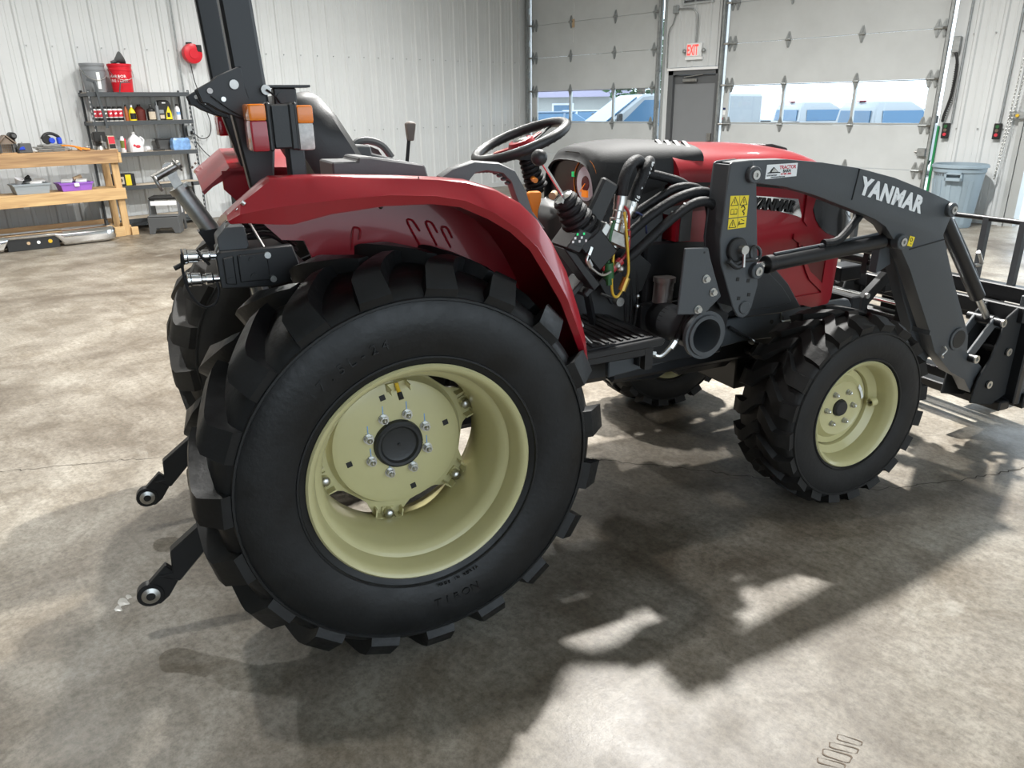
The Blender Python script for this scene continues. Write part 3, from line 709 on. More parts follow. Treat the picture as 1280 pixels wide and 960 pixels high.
RIM_R = [(.330, -.206), (.336, -.200), (.336, -.192), (.318, -.182), (.313, -.172), (.307, -.150), (.305, -.136), (.296, -.125), (.280, -.104), (.270, .02), (.280, .104), (.296, .125), (.305, .136), (.307, .150), (.313, .172), (.318, .182), (.336, .192), (.336, .200), (.330, .206),
         (.322, .203), (.315, .196), (.309, .184), (.306, .168), (.3005, .150), (.2995, .138), (.292, .133), (.284, .128), (.272, .104), (.262, .02), (.272, -.104), (.284, -.128), (.292, -.133), (.2995, -.138), (.3005, -.150), (.306, -.168), (.309, -.184), (.315, -.196), (.322, -.203)]
def rear_wheel(side):
    w_ = empty('rear_wheel', (0, side * .655, AXZ)); w_.parent = TR
    if side > 0: w_.rotation_euler = (0, .21, 0)
    MB().lathe(RIM_R, (0, 0, 0), (0, 1, 0), 96, False, True).build('rim', 'cream', w_, ang=.7)
    inst(REAR_T if side < 0 else REAR_D, 'tire', w_)
    # dished centre with six lugs reaching the rim
    pts = []
    n = 120
    for k in range(n):
        a = 2 * PI * k / n
        c = math.cos(6 * (a - math.radians(20)))
        r = .232 + .036 * max(0, min(1, (c + .25) / .9)) ** .8 if c > -.25 else .226 + .006 * (c + 1) / .75
        pts.append((a, r))
    b = MB()
    def rg(rf, y): return [(rf(r) * math.cos(a), y, rf(r) * math.sin(a)) for a, r in pts]
    rings = [rg(lambda r: .066, .056), rg(lambda r: .19, .056), rg(lambda r: .207, .050), rg(lambda r: .214, .030), rg(lambda r: .222, .020), rg(lambda r: r, .018), rg(lambda r: r, .006), rg(lambda r: .215, .006), rg(lambda r: .205, .036), rg(lambda r: .066, .044)]
    rings = [[(x, y, z) for x, y, z in r] for r in rings]
    b.loft(rings + [rings[0]], True, False)
    b.build('wheel_disc', 'cream', w_, ang=.5)
    MB().lathe([(.006, .064), (.048, .063), (.056, .066), (.062, .074), (.070, .075), (.077, .070), (.080, .058), (.080, -.03), (.006, -.03)], (0, 0, 0), (0, 1, 0), 40).build('hub_cap', 'plastic', w_)
    MB().cyl((0, .0675, 0), (0, .0705, 0), .005, n=8).build('hub_screw', 'blackp', w_)
    nut = MB().cyl((0, .05, 0), (0, .0605, 0), .0165, n=18).cyl((0, .058, 0), (0, .076, 0), .0135, n=6).ball((0, .076, 0), .009, 10).mesh('wheel_nut', 'zinc')
    pm_ = MB().bx(-.0015, .0015, .0565, .0572, .014, .042).mesh('paint_mark', 'sky_blue')
    for k in range(8):
        a = math.radians(25 + 45 * k)
        o = inst(nut, 'wheel_nut', w_, (.100 * math.cos(a), 0, .100 * math.sin(a)))
        inst(pm_, 'paint_mark', w_, (.100 * math.cos(a), 0, .100 * math.sin(a)))
    for k in range(4):
        a = math.radians(14 + 90 * k)
        MB().obox((.165 * math.cos(a), .0566, .165 * math.sin(a)), (.018, .002, .018), RY(-a).to_3x3()).build('square_hole', 'blackp', w_)
    for k in range(6):
        a = math.radians(20 + 60 * k)
        Rm = RY(-a)
        cl = MB()
        cl.bx(.238, .268, .018, .026, -.020, .020)
        cl.bx(.262, .2665, .0, .055, -.045, -.022); cl.bx(.262, .2665, .0, .055, .022, .045)
        cl.bx(.236, .266, .0, .050, -.046, -.041); cl.bx(.236, .266, .0, .050, .041, .046)
        cl.cyl((.252, .018, 0), (.252, .044, 0), .015, n=12)
        cl.xf(Rm).build('rim_clamp', 'cream', w_)
        MB().ball((.252, .046, 0), .0165, 14, (1, .7, 1)).xf(Rm).build('clamp_bolt', 'zinc', w_)
    a = math.radians(98)
    g = MB(); g.bx(.245, .262, .09, .15, -.030, -.026); g.bx(.245, .262, .09, .15, .026, .030); g.bx(.236, .262, .088, .10, -.03, .03)
    g.xf(RY(-a)).build('valve_guard', 'cream', w_)
    MB().tube([(.262, .105, 0), (.245, .110, 0), (.232, .120, .0)], .006).xf(RY(-a)).build('valve_stem', 'yelw', w_)
    MB().cyl((.236, .117, 0), (.218, .128, 0), .0075, n=10).xf(RY(-a)).build('valve_cap', 'blackp', w_)
    for ch in w_.children:
        if ch.name.split('.')[0] not in ('rim', 'tire', 'valve_guard', 'valve_stem', 'valve_cap'): ch.location = (ch.location[0], -side * .105, ch.location[2])
    if side < 0:
        # outer face points to -y: mirror everything on the wheel that faces outwards
        for ch in w_.children:
            if ch.name.split('.')[0] not in ('rim', 'tire'):
                if not ch.data.get('mir'):
                    ch.data.transform(Matrix.Diagonal((1, -1, 1, 1))); ch.data.flip_normals(); ch.data['mir'] = 1
        for body, ang0, r, sz in (('17.5L-24', 118, .425, .040), ('MADE IN KOREA', 283, .368, .013), ('TIRON', 280, .425, .038)):
            n = len(body)
            step = (sz * .82) / r
            inv = 1 if ang0 < 180 else -1
            for i, chx in enumerate(body):
                if chx == ' ': continue
                aa = math.radians(ang0) - inv * step * (i - (n - 1) / 2)
                # viewed from -y: x to the right, z up
                px, pz = r * math.cos(aa), r * math.sin(aa)
                rot = aa - PI / 2 if inv > 0 else aa + PI / 2
                yy = -.2265 if r > .4 else -.221
                text(chx, 'sidewall_letter', 'tire', T(px, yy, pz) @ RY(-rot) @ RX(PI / 2) @ T(0, -sz * .35, 0), sz, w_, ext=.0025, align='CENTER')
    return w_
rear_wheel(-1); rear_wheel(1)

RIM_F = [(.226, -.146), (.231, -.141), (.231, -.135), (.214, -.126), (.208, -.10), (.205, -.070), (.178, -.055), (.172, -.01), (.178, .035), (.205, .06), (.208, .10), (.214, .126), (.231, .135), (.231, .141), (.226, .146),
         (.219, .140), (.210, .132), (.202, .10), (.199, .064), (.172, .042), (.165, -.01), (.172, -.058), (.199, -.074), (.202, -.10), (.210, -.132), (.219, -.140)]
def front_wheel(side):
    w_ = empty('front_wheel', (1.896, side * .612, .405)); w_.parent = TR
    if side > 0: w_.rotation_euler = (0, .1, PI)
    MB().lathe([(r, -y) for r, y in RIM_F][::-1], (0, 0, 0), (0, 1, 0), 80, False, True).build('rim', 'cream', w_, ang=.7)
    inst(FRONT_T, 'tire', w_)
    MB().lathe([(.038, -.048), (.105, -.048), (.118, -.055), (.140, -.030), (.166, -.028), (.166, -.018), (.135, -.020), (.113, -.044), (.038, -.038)], (0, 0, 0), (0, 1, 0), 64, False, True).build('wheel_disc', 'cream', w_, ang=.5)
    MB().lathe([(.010, -.066), (.030, -.064), (.036, -.056), (.038, -.02), (.010, -.02)], (0, 0, 0), (0, 1, 0), 28).build('hub_cap', 'plastic', w_)
    nut = MB().cyl((0, -.046, 0), (0, -.054, 0), .0125, n=14).cyl((0, -.053, 0), (0, -.066, 0), .010, n=6).ball((0, -.067, 0), .006, 8).mesh('wheel_nut', 'zinc')
    for k in range(6):
        a = math.radians(60 * k); inst(nut, 'wheel_nut', w_, (.074 * math.cos(a), 0, .074 * math.sin(a)))
    for aa, ln in ((20, .034), (37, .030)):
        a = math.radians(aa)
        MB().obox((.121, -.0565, 0), (.018, .002, ln), RZ(.35).to_3x3()).xf(RY(-a)).build('rim_sticker', 'white', w_)
    g = MB(); g.lathe([(.018, 0), (.018, .03), (.014, .03), (.014, 0)], (.176, -.075, 0), (-1, 0, 0), 14, False, True)
    g.xf(RY(-math.radians(2))).build('valve_guard', 'cream', w_)
    MB().cyl((.18, -.075, 0), (.148, -.078, 0), .005, n=8).xf(RY(-math.radians(2))).build('valve_stem', 'blackp', w_)
    return w_
front_wheel(-1); front_wheel(1)

# ---- fenders
FT = [(-0.428, 1.382), (-0.393, 1.41), (-0.32, 1.465), (-0.218, 1.464), (-0.12, 1.459), (0.004, 1.451), (0.109, 1.442), (0.188, 1.432), (0.274, 1.404), (0.346, 1.364), (0.402, 1.311), (0.448, 1.246), (0.498, 1.154), (0.541, 1.034), (0.566, 0.941), (0.58, 0.842)]
FC = [(-0.43, 1.381), (-0.401, 1.384), (-0.336, 1.393), (-0.27, 1.398), (-0.173, 1.403), (-0.037, 1.407), (0.089, 1.397), (0.169, 1.38), (0.252, 1.343), (0.324, 1.293), (0.383, 1.238), (0.435, 1.16), (0.484, 1.073), (0.519, 0.983), (0.543, 0.921), (0.559, 0.853)]
FBt = [(-0.423, 1.371), (-0.384, 1.361), (-0.321, 1.353), (-0.281, 1.35), (-0.186, 1.368), (-0.05, 1.379), (0.079, 1.376), (0.158, 1.363), (0.238, 1.326), (0.305, 1.286), (0.365, 1.231), (0.416, 1.15), (0.467, 1.065), (0.504, 0.976), (0.531, 0.909), (0.546, 0.851)]
def fender(side):
    rings = []
    for i in range(16):
        t, c, e = FT[i], FC[i], FBt[i]
        tt = Vector((t[0], 0, t[1])); ctr = Vector((.03, 0, .75)); nin = (ctr - tt).normalized() * .02
        Y = lambda y: side * y
        ti = tt + nin
        inn = tt + nin * (1.2 if 2 <= i else 0.4)
        sh = .03 if side > 0 else 0.0
        c = (c[0], min(c[1], t[1] - .012)); e = (e[0], min(e[1], c[1] - .008))
        pr = [(t[0], Y(.455), t[1] - .060), (t[0], Y(.62), t[1] - .022), (t[0], Y(.765), t[1] - .001), (lerp(t[0], c[0], .03), Y(.790), t[1] - .004), (lerp(t[0], c[0], .12), Y(.798), lerp(t[1], c[1], .16)), (lerp(t[0], c[0], .93), Y(.822), lerp(t[1], c[1], .93)), (c[0], Y(.825), c[1]), (e[0], Y(.812), e[1]),
              (e[0], Y(.802), e[1]), (lerp(c[0], ti.x, .3), Y(.79), lerp(c[1], ti.z, .3) - .004), (inn.x, Y(.72), inn.z - .012), (inn.x, Y(.455), inn.z - .066)]
        rings.append([(x + sh, y, z) for x, y, z in pr])
    f = MB().loft(rings).build('fender', 'red', TR, ang=.5)
    pl = [(x, z - .070) for x, z in FT[2:]]
    poly = pl + [(.50, .70), (.40, .95), (.20, 1.12), (-.05, 1.16), (-.16, 1.14), (-.20, 1.255), (-.262, 1.262), (-.32, 1.325)]
    MB().prism(poly, 'y', side * .455, side * .475).build('inner_panel', 'red', f, ang=.4)
    for x, z, ln, dx in ((-.055, 1.275, .06, .004), (.115, 1.285, .075, -.018), (.175, 1.275, .07, -.016), (.225, 1.255, .06, -.014)):
        MB().tube([(x - dx * 2, side * .476, z - ln), (x, side * .478, z), (x + .012, side * .478, z + .006), (x + .022, side * .478, z - .004), (x + .020 - dx, side * .476, z - .03)], .0035, 6).build('pressed_rib', 'red', f)
    MB().ball((.035, side * .478, 1.335), .006, 8).build('screw', 'zinc', f)
    MB().bx(.052, .0535, side * .795 - .002, side * .795 + .0035, 1.42, 1.446).build('seam_line', 'blackp', f)
    for q in ((-.385, 1.392), (-.40, 1.376)): MB().cyl((q[0], side * .80, q[1] + .012), (q[0] - .006, side * .80, q[1] + .018), .006, n=8).build('screw', 'zinc', f)
    return f
fender(-1); fender(1)

# ---- grab handles on the fenders
def grab(side):
    out = [(0.141, 1.436), (0.175, 1.456), (0.243, 1.473), (0.316, 1.466), (0.366, 1.443), (0.398, 1.390), (0.420, 1.327), (0.461, 1.275)]
    inn = [(0.150, 1.425), (0.222, 1.416), (0.243, 1.438), (0.278, 1.443), (0.328, 1.434), (0.355, 1.408), (0.369, 1.369), (0.405, 1.285)]
    rings = []
    for k in range(len(out)):
        (a, b_), (c, d) = out[k], inn[k]
        rings.append([(a, side * .680, b_ - .004), (a, side * .687, b_), (a, side * .713, b_), (a, side * .720, b_ - .004), (c, side * .720, d + .004), (c, side * .713, d), (c, side * .687, d), (c, side * .680, d + .004)])
    h = MB().loft(rings).build('grab_handle', 'grey_plastic', TR, ang=.6)
    g = MB()
    for k in range(9):
        t = k / 8; x = lerp(.250, .350, t); z = 1.440 - .03 * max(0, t - .45) ** 1.5 * 3
        g.ball((x, side * .70, z + .003), .008, 8, (1, 1.6, .7))
    g.build('finger_grip', 'grey_plastic', h)
grab(-1); grab(1)

# ---- side consoles beside the seat
c = MB().prism([(-.139, 1.40), (-.139, 1.482), (-.070, 1.481), (-.068, 1.492), (-.036, 1.491), (.112, 1.466), (.118, 1.460), (.132, 1.40)], 'y', -.665, -.50).build('side_console', 'grey_plastic', TR, bevel=.006)
c = MB().prism([(.13, 1.36), (.13, 1.455), (.20, 1.458), (.205, 1.472), (.262, 1.470), (.266, 1.44), (.42, 1.40), (.44, 1.34)], 'y', .42, .58).build('side_console', 'grey_plastic', TR, bevel=.006)
MB().tube([(.235, .60, 1.45), (.25, .60, 1.475), (.30, .60, 1.483), (.36, .60, 1.462), (.40, .60, 1.41)], .016).build('console_rail', 'grey_plastic', c)
lv = MB().tube([(.432, .50, 1.36), (.452, .50, 1.49)], .008, 8, 1).build('range_lever', 'blackp', TR)
MB().loft([[(.445, .488, 1.480), (.470, .488, 1.480), (.470, .512, 1.480), (.445, .512, 1.480)], [(.442, .484, 1.52), (.478, .484, 1.525), (.478, .516, 1.525), (.442, .516, 1.52)], [(.440, .484, 1.550), (.482, .484, 1.550), (.482, .516, 1.550), (.440, .516, 1.550)], [(.450, .490, 1.558), (.472, .490, 1.558), (.472, .510, 1.558), (.450, .510, 1.558)]]).build('lever_grip', 'brown', lv, bevel=.003)

# ---- seat
st = empty('operator_seat'); st.parent = TR
SB = [(-.02, 1.30, .235), (.000, 1.36, .245), (.012, 1.42, .245), (-.03, 1.50, .24), (-.075, 1.58, .225), (-.115, 1.635, .19), (-.14, 1.655, .13)]
rings = []
for x, z, hw in SB:
    rings.append([(x - .10, -hw * .9, z - .02), (x - .03, -hw, z), (x + .045, -hw * .97, z + .01), (x + .07, -hw * .80, z + .012), (x + .035, -hw * .45, z), (x + .03, 0, z), (x + .035, hw * .45, z), (x + .07, hw * .8, z + .012), (x + .045, hw * .97, z + .01), (x - .03, hw, z), (x - .10, hw * .9, z - .02), (x - .115, 0, z - .02)])
MB().loft(rings).build('backrest', 'plastic', st, ang=.8)
rings = []
for x, z, hw in ((-.06, 1.27, .22), (.04, 1.275, .245), (.20, 1.265, .25), (.34, 1.265, .245), (.41, 1.24, .21)):
    rings.append([(x, -hw, z - .09), (x, -hw, z), (x, -hw * .8, z + .025), (x, 0, z + .005), (x, hw * .8, z + .025), (x, hw, z), (x, hw, z - .09)])
MB().loft(rings).build('cushion', 'plastic', st, ang=.8)
MB().bx(-.05, .36, -.19, .19, 1.02, 1.18).build('seat_base', 'black', st, bevel=.02)

# ---- rollover bar
rp = empty('rollover_bar'); rp.parent = TR
for s in (-1, 1):
    yc = s * .50; dx = .034 if s > 0 else 0
    up = MB().loft([[(lerp(-.337, -.375, t) + dx + a, yc + b_, lerp(1.615, 2.30, t)) for a, b_ in ((0, -.03), (.078, -.03), (.078, .03), (0, .03))] for t in (0, 1)])
    up.build('upper_post', 'black', rp, bevel=.008)
    d2 = .055 if s > 0 else 0
    d3_ = .055 if s > 0 else 0
    MB().prism([(-.358 + dx + d3_ * .6, 1.609), (-.257 + dx + d3_ * .6, 1.614), (-.247 + dx + d3_, 1.60), (-.272 + dx + d2, 1.42), (-.262 + dx + d2, 1.36), (-.322 + dx + d2, 1.36), (-.335 + dx + d2, 1.42)], 'y', yc - .028, yc + .028).build('lower_post', 'black', rp, bevel=.006)
    HP = [(-0.436, 1.664), (-0.396, 1.684), (-0.382, 1.696), (-0.331, 1.717), (-0.321, 1.717), (-0.318, 1.672), (-0.308, 1.624), (-0.30, 1.585), (-0.345, 1.595), (-0.39, 1.615), (-0.413, 1.630), (-0.426, 1.632), (-0.431, 1.649)]
    for off in (-.044, .034):
        hp = MB().prism([(x + dx, z) for x, z in HP], 'y', yc + off, yc + off + .008).build('hinge_plate', 'black', rp, bevel=.002)
    yo = yc + s * .046 if s < 0 else yc - .046
    yo = yc - .046
    for x, z, r, m in ((-.345, 1.675, .0115, 'steel'), (-.268, 1.662, .0125, 'steel'), (-.405, 1.66, .007, 'clear'), (-.312, 1.580, .0075, 'zinc'), (-.305, 1.542, .0075, 'zinc'), (-.375, 1.64, .006, 'zinc')):
        xb = x + dx + (d3_ if z < 1.6 else 0)
        MB().cyl((xb, yo + .004, z), (xb, yo - .008, z), r, n=14).build('bolt', m, rp)
    MB().tube([(-.268 + dx, yo - .012, 1.662), (-.25 + dx, yo - .014, 1.648), (-.236 + dx, yo - .012, 1.63)], .003, 6).build('pin_lanyard', 'black', rp)
    MB().tube([(-.405 + dx, yo - .006, 1.648), (-.36 + dx, yo - .008, 1.612), (-.31 + dx, yo - .008, 1.585)], .0015, 5).build('pin_wire', 'black', rp)
    MB().bx(-.245 + dx, -.185 + dx, yc - .02, yc + .02, 1.60, 1.668).build('latch_bracket', 'plastic', rp, bevel=.004)
    MB().bx(-.262 + dx, -.150 + dx, yc - .035, yc + .035, 1.668, 1.674).build('bracket_cap', 'black', rp)
    MB().cyl((-.225 + dx, yc - .02, 1.642), (-.225 + dx, yc - .026, 1.642), .014, n=12).build('knob', 'plastic', rp)
MB().bar((-.337, -.53, 2.335), (-.337, .53, 2.335), .075, .07).build('cross_bar', 'black', rp, bevel=.008)

# ---- tail lights on brackets
def lights(s):
    yc = s * .665; hw = .058
    t = empty('tail_light', (.045 if s > 0 else 0, 0, 0)); t.parent = TR
    MB().bx(-.252, -.212, yc - .03, yc + .03, 1.44, 1.53).build('bracket', 'black', t, bevel=.004)
    MB().bx(-.246, -.228, yc - hw * .98, yc + hw * .98, 1.519, 1.628).bx(-.300, -.288, yc - hw, yc + hw, 1.517, 1.631).bx(-.235, -.225, yc - hw, yc + hw, 1.517, 1.631).bx(-.288, -.235, yc - hw * .9, yc + hw * .9, 1.522, 1.626).build('housing', 'plastic', t, bevel=.004)
    def lens(x0, x1, z0, z1, m):
        return MB().bx(x0, x1, yc - hw * .95, yc + hw * .95, z0, z1).build('lens', m, t, bevel=.007, seg=2)
    lens(-.340, -.298, 1.588, 1.627, 'amber'); lens(-.340, -.298, 1.517, 1.590, 'redlens')
    lens(-.227, -.186, 1.580, 1.623, 'amber'); lens(-.227, -.188, 1.517, 1.582, 'clear')
lights(-1); lights(1)
# ---- hood
HS = [(1.27, .300, 1.466, 1.10), (1.40, .308, 1.464, 1.09), (1.60, .312, 1.458, 1.06), (1.75, .314, 1.452, .97), (1.88, .314, 1.440, .86), (1.98, .312, 1.424, .76), (2.06, .308, 1.402, .735), (2.13, .300, 1.368, .735), (2.175, .292, 1.335, .735), (2.195, .288, 1.310, .76), (2.205, .286, 1.300, 1.02), (2.25, .272, 1.245, 1.03), (2.30, .245, 1.185, 1.045), (2.34, .20, 1.150, 1.06), (2.365, .14, 1.125, 1.075)]
def hood_y(x, z):
    hw, top, bot = interp(HS, x)
    zs = top - .115
    if z > zs:
        t = min(1, (z - zs) / (top - zs)); return hw * (1 - .16 * t) * (1 - t ** 3.2) ** .5
    # sides draw in slightly towards the bottom
    return hw * (1 - .05 * max(0, (zs - z) / .6))
def hood_ring(x, off=0.0):
    hw, top, bot = interp(HS, x); zs = top - .115
    zz = [bot, lerp(bot, zs, .33), lerp(bot, zs, .66), zs] + [zs + .115 * k for k in (.25, .45, .62, .76, .87, .95, .99)]
    R_ = [(x, -hood_y(x, z) - off, z) for z in zz]
    return R_ + [(x, 0, top)] + [(a, -b_, c) for a, b_, c in reversed(R_)]
hood = MB().loft([hood_ring(x) for x in (1.27, 1.30, 1.40, 1.50, 1.60, 1.70, 1.75, 1.82, 1.88, 1.93, 1.98, 2.02, 2.06, 2.10, 2.13, 2.16, 2.175, 2.195, 2.205, 2.23, 2.25, 2.275, 2.30, 2.32, 2.34, 2.355, 2.365)]).build('hood', 'red', TR, ang=.6)
def hood_patch(name, m, rows, off=.004, both=True, nx=10, parent=hood, th=.006):
    # rows: list of (x, z_low, z_high)
    obs = []
    for s in ((-1, 1) if both else (-1,)):
        b = MB(); xs = [lerp(rows[0][0], rows[-1][0], k / nx) for k in range(nx + 1)]
        rings = []
        for x in xs:
            lo, hi = interp(rows, x); zz = [lerp(lo, hi, k / 6) for k in range(7)]
            rings.append([(x, s * (hood_y(x, z) + off), z) for z in zz] + [(x, s * (hood_y(x, z) + off - th), z) for z in reversed(zz)])
        b.loft(rings); obs.append(b.build(name, m, parent, ang=.6))
    return obs
hood_patch('headlight', mat('smoked_headlight', (.030, .031, .033), .14, coat=.6), [(1.975, 1.185, 1.232), (2.01, 1.12, 1.228), (2.07, 1.075, 1.218), (2.18, 1.038, 1.190), (2.30, 1.05, 1.150), (2.345, 1.065, 1.120)], .005, nx=14)
hood_patch('headlight_bezel', 'red', [(1.925, 1.135, 1.262), (1.965, 1.10, 1.258), (1.972, 1.225, 1.256), (2.18, 1.192, 1.222), (2.30, 1.155, 1.168)], .009, nx=14)
hood_patch('side_grille', 'dark_red', [(1.905, 1.060, 1.072), (2.02, .885, 1.012), (2.105, .825, .975)], .0030, nx=8)
hood_patch('grille_frame', 'red', [(1.88, 1.062, 1.085), (2.0, .995, 1.040), (2.11, .962, 1.000)], .009, nx=6)
hood_patch('grille_frame', 'red', [(1.915, 1.035, 1.055), (2.0, .878, .915), (2.11, .800, .838)], .009, nx=6)
hood_patch('front_post', 'red', [(2.10, .75, 1.035), (2.17, .76, 1.025)], .009, nx=4)
hood_patch('lower_lip', 'red', [(1.94, .76, .80), (2.17, .745, .80)], .009, nx=5)
hood_patch('shoulder_line', 'blackp', [(1.24, 1.312, 1.330), (1.60, 1.300, 1.314), (1.92, 1.262, 1.270)], .0012, th=.003)
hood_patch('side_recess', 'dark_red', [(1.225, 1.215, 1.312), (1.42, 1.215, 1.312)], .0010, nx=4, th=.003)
hood_patch('corner_trim', 'grey_plastic', [(1.285, 1.10, 1.20), (1.335, 1.10, 1.235)], .008, nx=4)
hood_patch('corner_trim', 'grey_plastic', [(1.20, 1.215, 1.235), (1.30, 1.19, 1.245)], .008, nx=4)
bd = hood_patch('badge', 'chrome', [(1.60, 1.212, 1.262), (1.74, 1.196, 1.248), (1.885, 1.160, 1.230), (1.91, 1.150, 1.160)], .006)
for s in (-1, 1):
    mx = T(1.625, -.3215 - .0, 1.208) @ RY(.13) @ RX(PI / 2)
    if s > 0: mx = T(1.885, .3215, 1.18) @ RY(.13) @ RZ(PI) @ RX(PI / 2)
    text('YANMAR', 'badge_lettering', 'blackp', mx, .068, hood, bold=.0018, shear=.28, ext=.002, wid=.82)
MB().loft([[(1.92, y, 1.434 + .006), (1.96, y, 1.440), (2.05, y, 1.420), (2.06, y, 1.405), (1.92, y, 1.425)] for y in (-.05, .05)]).build('hood_scoop', 'plastic', hood, bevel=.003)

# ---- lower side covers, engine, frame rails, axle
for s in (-1, 1):
    y0 = s * .30
    c = MB().prism([(1.62, 1.02), (1.70, 1.005), (1.78, .95), (1.87, .872), (1.965, .752), (1.84, .742), (1.62, .748)], 'y', y0, y0 + s * .028).build('side_cover', 'plastic', TR, bevel=.006)
    MB().prism([(1.66, .955), (1.75, .93), (1.83, .865), (1.895, .79), (1.82, .775), (1.66, .78)], 'y', y0 + s * .028, y0 + s * .034).build('raised_panel', 'plastic', c, bevel=.003)
    r = MB().prism([(1.0, .70), (1.75, .735), (2.33, .735), (2.36, .70), (2.36, .62), (2.05, .60), (1.70, .615), (1.0, .56)], 'y', s * .235, s * .262).build('frame_rail', 'loader', TR, bevel=.004)
    for k, (x, z) in enumerate(((1.86, .685), (1.92, .695), (2.0, .68), (1.88, .64), (2.06, .645), (2.14, .69), (2.22, .655))):
        MB().cyl((x, s * .262, z), (x, s * .2645, z), .010, n=10).build('rail_hole', 'blackp', r)
    MB().tube([(1.905, s * .268, .735), (1.905, s * .272, .690), (1.915, s * .272, .682), (1.965, s * .272, .682)], .0035, 6, 1).build('wire_hook', 'zinc', r)
MB().bx(1.05, 2.10, -.20, .20, .50, 1.12).build('engine_block', 'black', TR, bevel=.02)
MB().bx(1.15, 2.0, -.27, .27, .74, 1.10).build('engine_side', 'black', TR, bevel=.01)
ax = MB().cyl((1.896, -.46, .405), (1.896, .46, .405), .062, n=20).bx(1.79, 1.99, -.14, .14, .33, .56).build('front_axle', 'black', TR, bevel=.006)
for s in (-1, 1):
    MB().cyl((1.896, s * .44, .30), (1.896, s * .44, .56), .075, n=20).ball((1.896, s * .44, .50), .085, 16).build('final_drive', 'black', ax)
    MB().cyl((1.896, s * .44, .405), (1.896, s * .56, .405), .09, .07, n=24).build('hub_flange', 'black', ax)
    MB().tube([(1.80, s * .10, .545), (1.82, s * .30, .545), (1.84, s * .44, .535)], .014).build('tie_rod', 'black', ax)
    MB().cyl((1.80, s * .05, .55), (1.80, s * .24, .55), .027, n=16).build('steering_cylinder', 'black', ax)
    MB().cyl((1.815, s * .24, .548), (1.83, s * .34, .545), .008, n=8).build('steering_rod', 'chrome', ax)
MB().bx(1.83, 1.86, -.405, -.375, .47, .505).build('grease_cap', 'orange', ax, bevel=.008)
MB().tube([(1.60, -.28, .70), (1.70, -.30, .64), (1.78, -.33, .59), (1.83, -.35, .56)], .008).build('axle_hose', 'rubber', ax)
MB().cyl((1.70, -.308, .632), (1.715, -.312, .622), .012, n=10).build('hose_fitting', 'zinc', ax)
MB().bx(.55, 1.35, -.17, .17, .50, .78).bx(.3, .6, -.2, .2, .42, .85).build('transmission', 'black', TR, bevel=.03)
MB().bx(1.45, 1.80, -.14, .14, .44, .56).build('oil_pan', 'black', TR, bevel=.04)
ra = MB().cyl((0, -.45, AXZ), (0, .45, AXZ), .11, n=28).bx(-.24, .32, -.21, .21, .42, .95).build('rear_axle', 'black', TR, bevel=.015)
MB().bx(-.30, -.12, -.24, .24, .92, 1.12).build('lift_housing', 'black', ra, bevel=.02)
MB().cyl((-.26, 0, .62), (-.42, 0, .62), .028, n=16).build('pto_shaft', 'steel', ra)
MB().bx(-.36, -.24, -.07, .07, .70, .72).build('pto_guard', 'black', ra)

# ---- platform
pf = MB().prism([(.56, .775), (.56, .800), (1.02, .815), (1.035, .805), (1.02, .785)], 'y', -.585, -.15).build('platform', 'black', TR, bevel=.004)
MB().prism([(.58, .801), (.58, .806), (.99, .820), (.99, .815)], 'y', -.565, -.16).build('floor_mat', 'rubber', pf)
pf2 = MB().prism([(.56, .775), (.56, .800), (1.02, .815), (1.035, .805), (1.02, .785)], 'y', .15, .585).build('platform', 'black', TR, bevel=.004)
MB().bx(.50, .98, -.54, -.50, .738, .774).build('platform_bracket', 'black', pf, bevel=.004)
tr = MB()
for k in range(12): tr.bx(.62 + .03 * k, .632 + .03 * k, -.55, -.18, .806 + .001 * k, .8135 + .001 * k)
tag(tr.build('mat_tread', 'rubber', pf), kind='stuff')
MB().bx(.985, 1.02, -.53, -.50, .68, .785).build('step_bracket', 'black', pf)
MB().prism([(1.14, .60), (1.45, .62), (1.58, .50), (1.40, .42), (1.16, .44)], 'y', -.06, .04).build('skid_plate', 'black', TR, bevel=.01)
MB().cyl((.78, -.02, .30), (.78, -.02, .56), .014, n=12).build('drain_rod', 'zinc', TR)
MB().tube([(.60, -.30, .52), (.80, -.20, .40), (1.0, -.1, .36)], .014).build('linkage_rod', 'black', TR)

# ---- dash and cowl
MB().loft([[(x, -h, z0), (x, -h, z1), (x, h, z1), (x, h, z0)] for x, h, z0, z1 in ((.80, .11, .80, 1.20), (.84, .15, .80, 1.24), (.93, .185, .78, 1.245), (1.0, .20, .75, 1.28), (1.24, .26, .75, 1.33))]).build('dash_column', 'plastic', TR, bevel=.01)
CW = [(.950, .205, 1.225, 1.415), (.978, .217, 1.235, 1.455), (1.02, .228, 1.255, 1.468), (1.12, .240, 1.280, 1.478), (1.22, .255, 1.310, 1.480), (1.32, .268, 1.355, 1.476), (1.40, .275, 1.392, 1.468)]
def cowl_ring(x, sc_=1.0, dx=0.0, dz=0.0):
    hw, b_, t = interp(CW, x); hw *= sc_; n = 18; R_ = []
    t2 = lerp(b_, t, sc_)
    for k in range(n + 1):
        a = PI * k / n; c = math.cos(a); s_ = math.sin(a)
        R_.append((x + dx - .07 * (1 - s_) * 0 + .05 * (s_ ** 2) * dz, -hw * math.copysign(abs(c) ** .62, c), lerp(b_, t2, s_ ** .62 if s_ > 0 else 0)))
    return R_
cowl = MB().loft([cowl_ring(1.02, .91), cowl_ring(.975, .93), cowl_ring(.95, .955), cowl_ring(.943, .98), cowl_ring(.95, 1.0)] + [cowl_ring(x) for x in (.962, .978, 1.0, 1.02, 1.07, 1.12, 1.17, 1.22, 1.27, 1.32, 1.36, 1.40)], True, True).build('instrument_cowl', 'matte_black', TR, ang=.7)
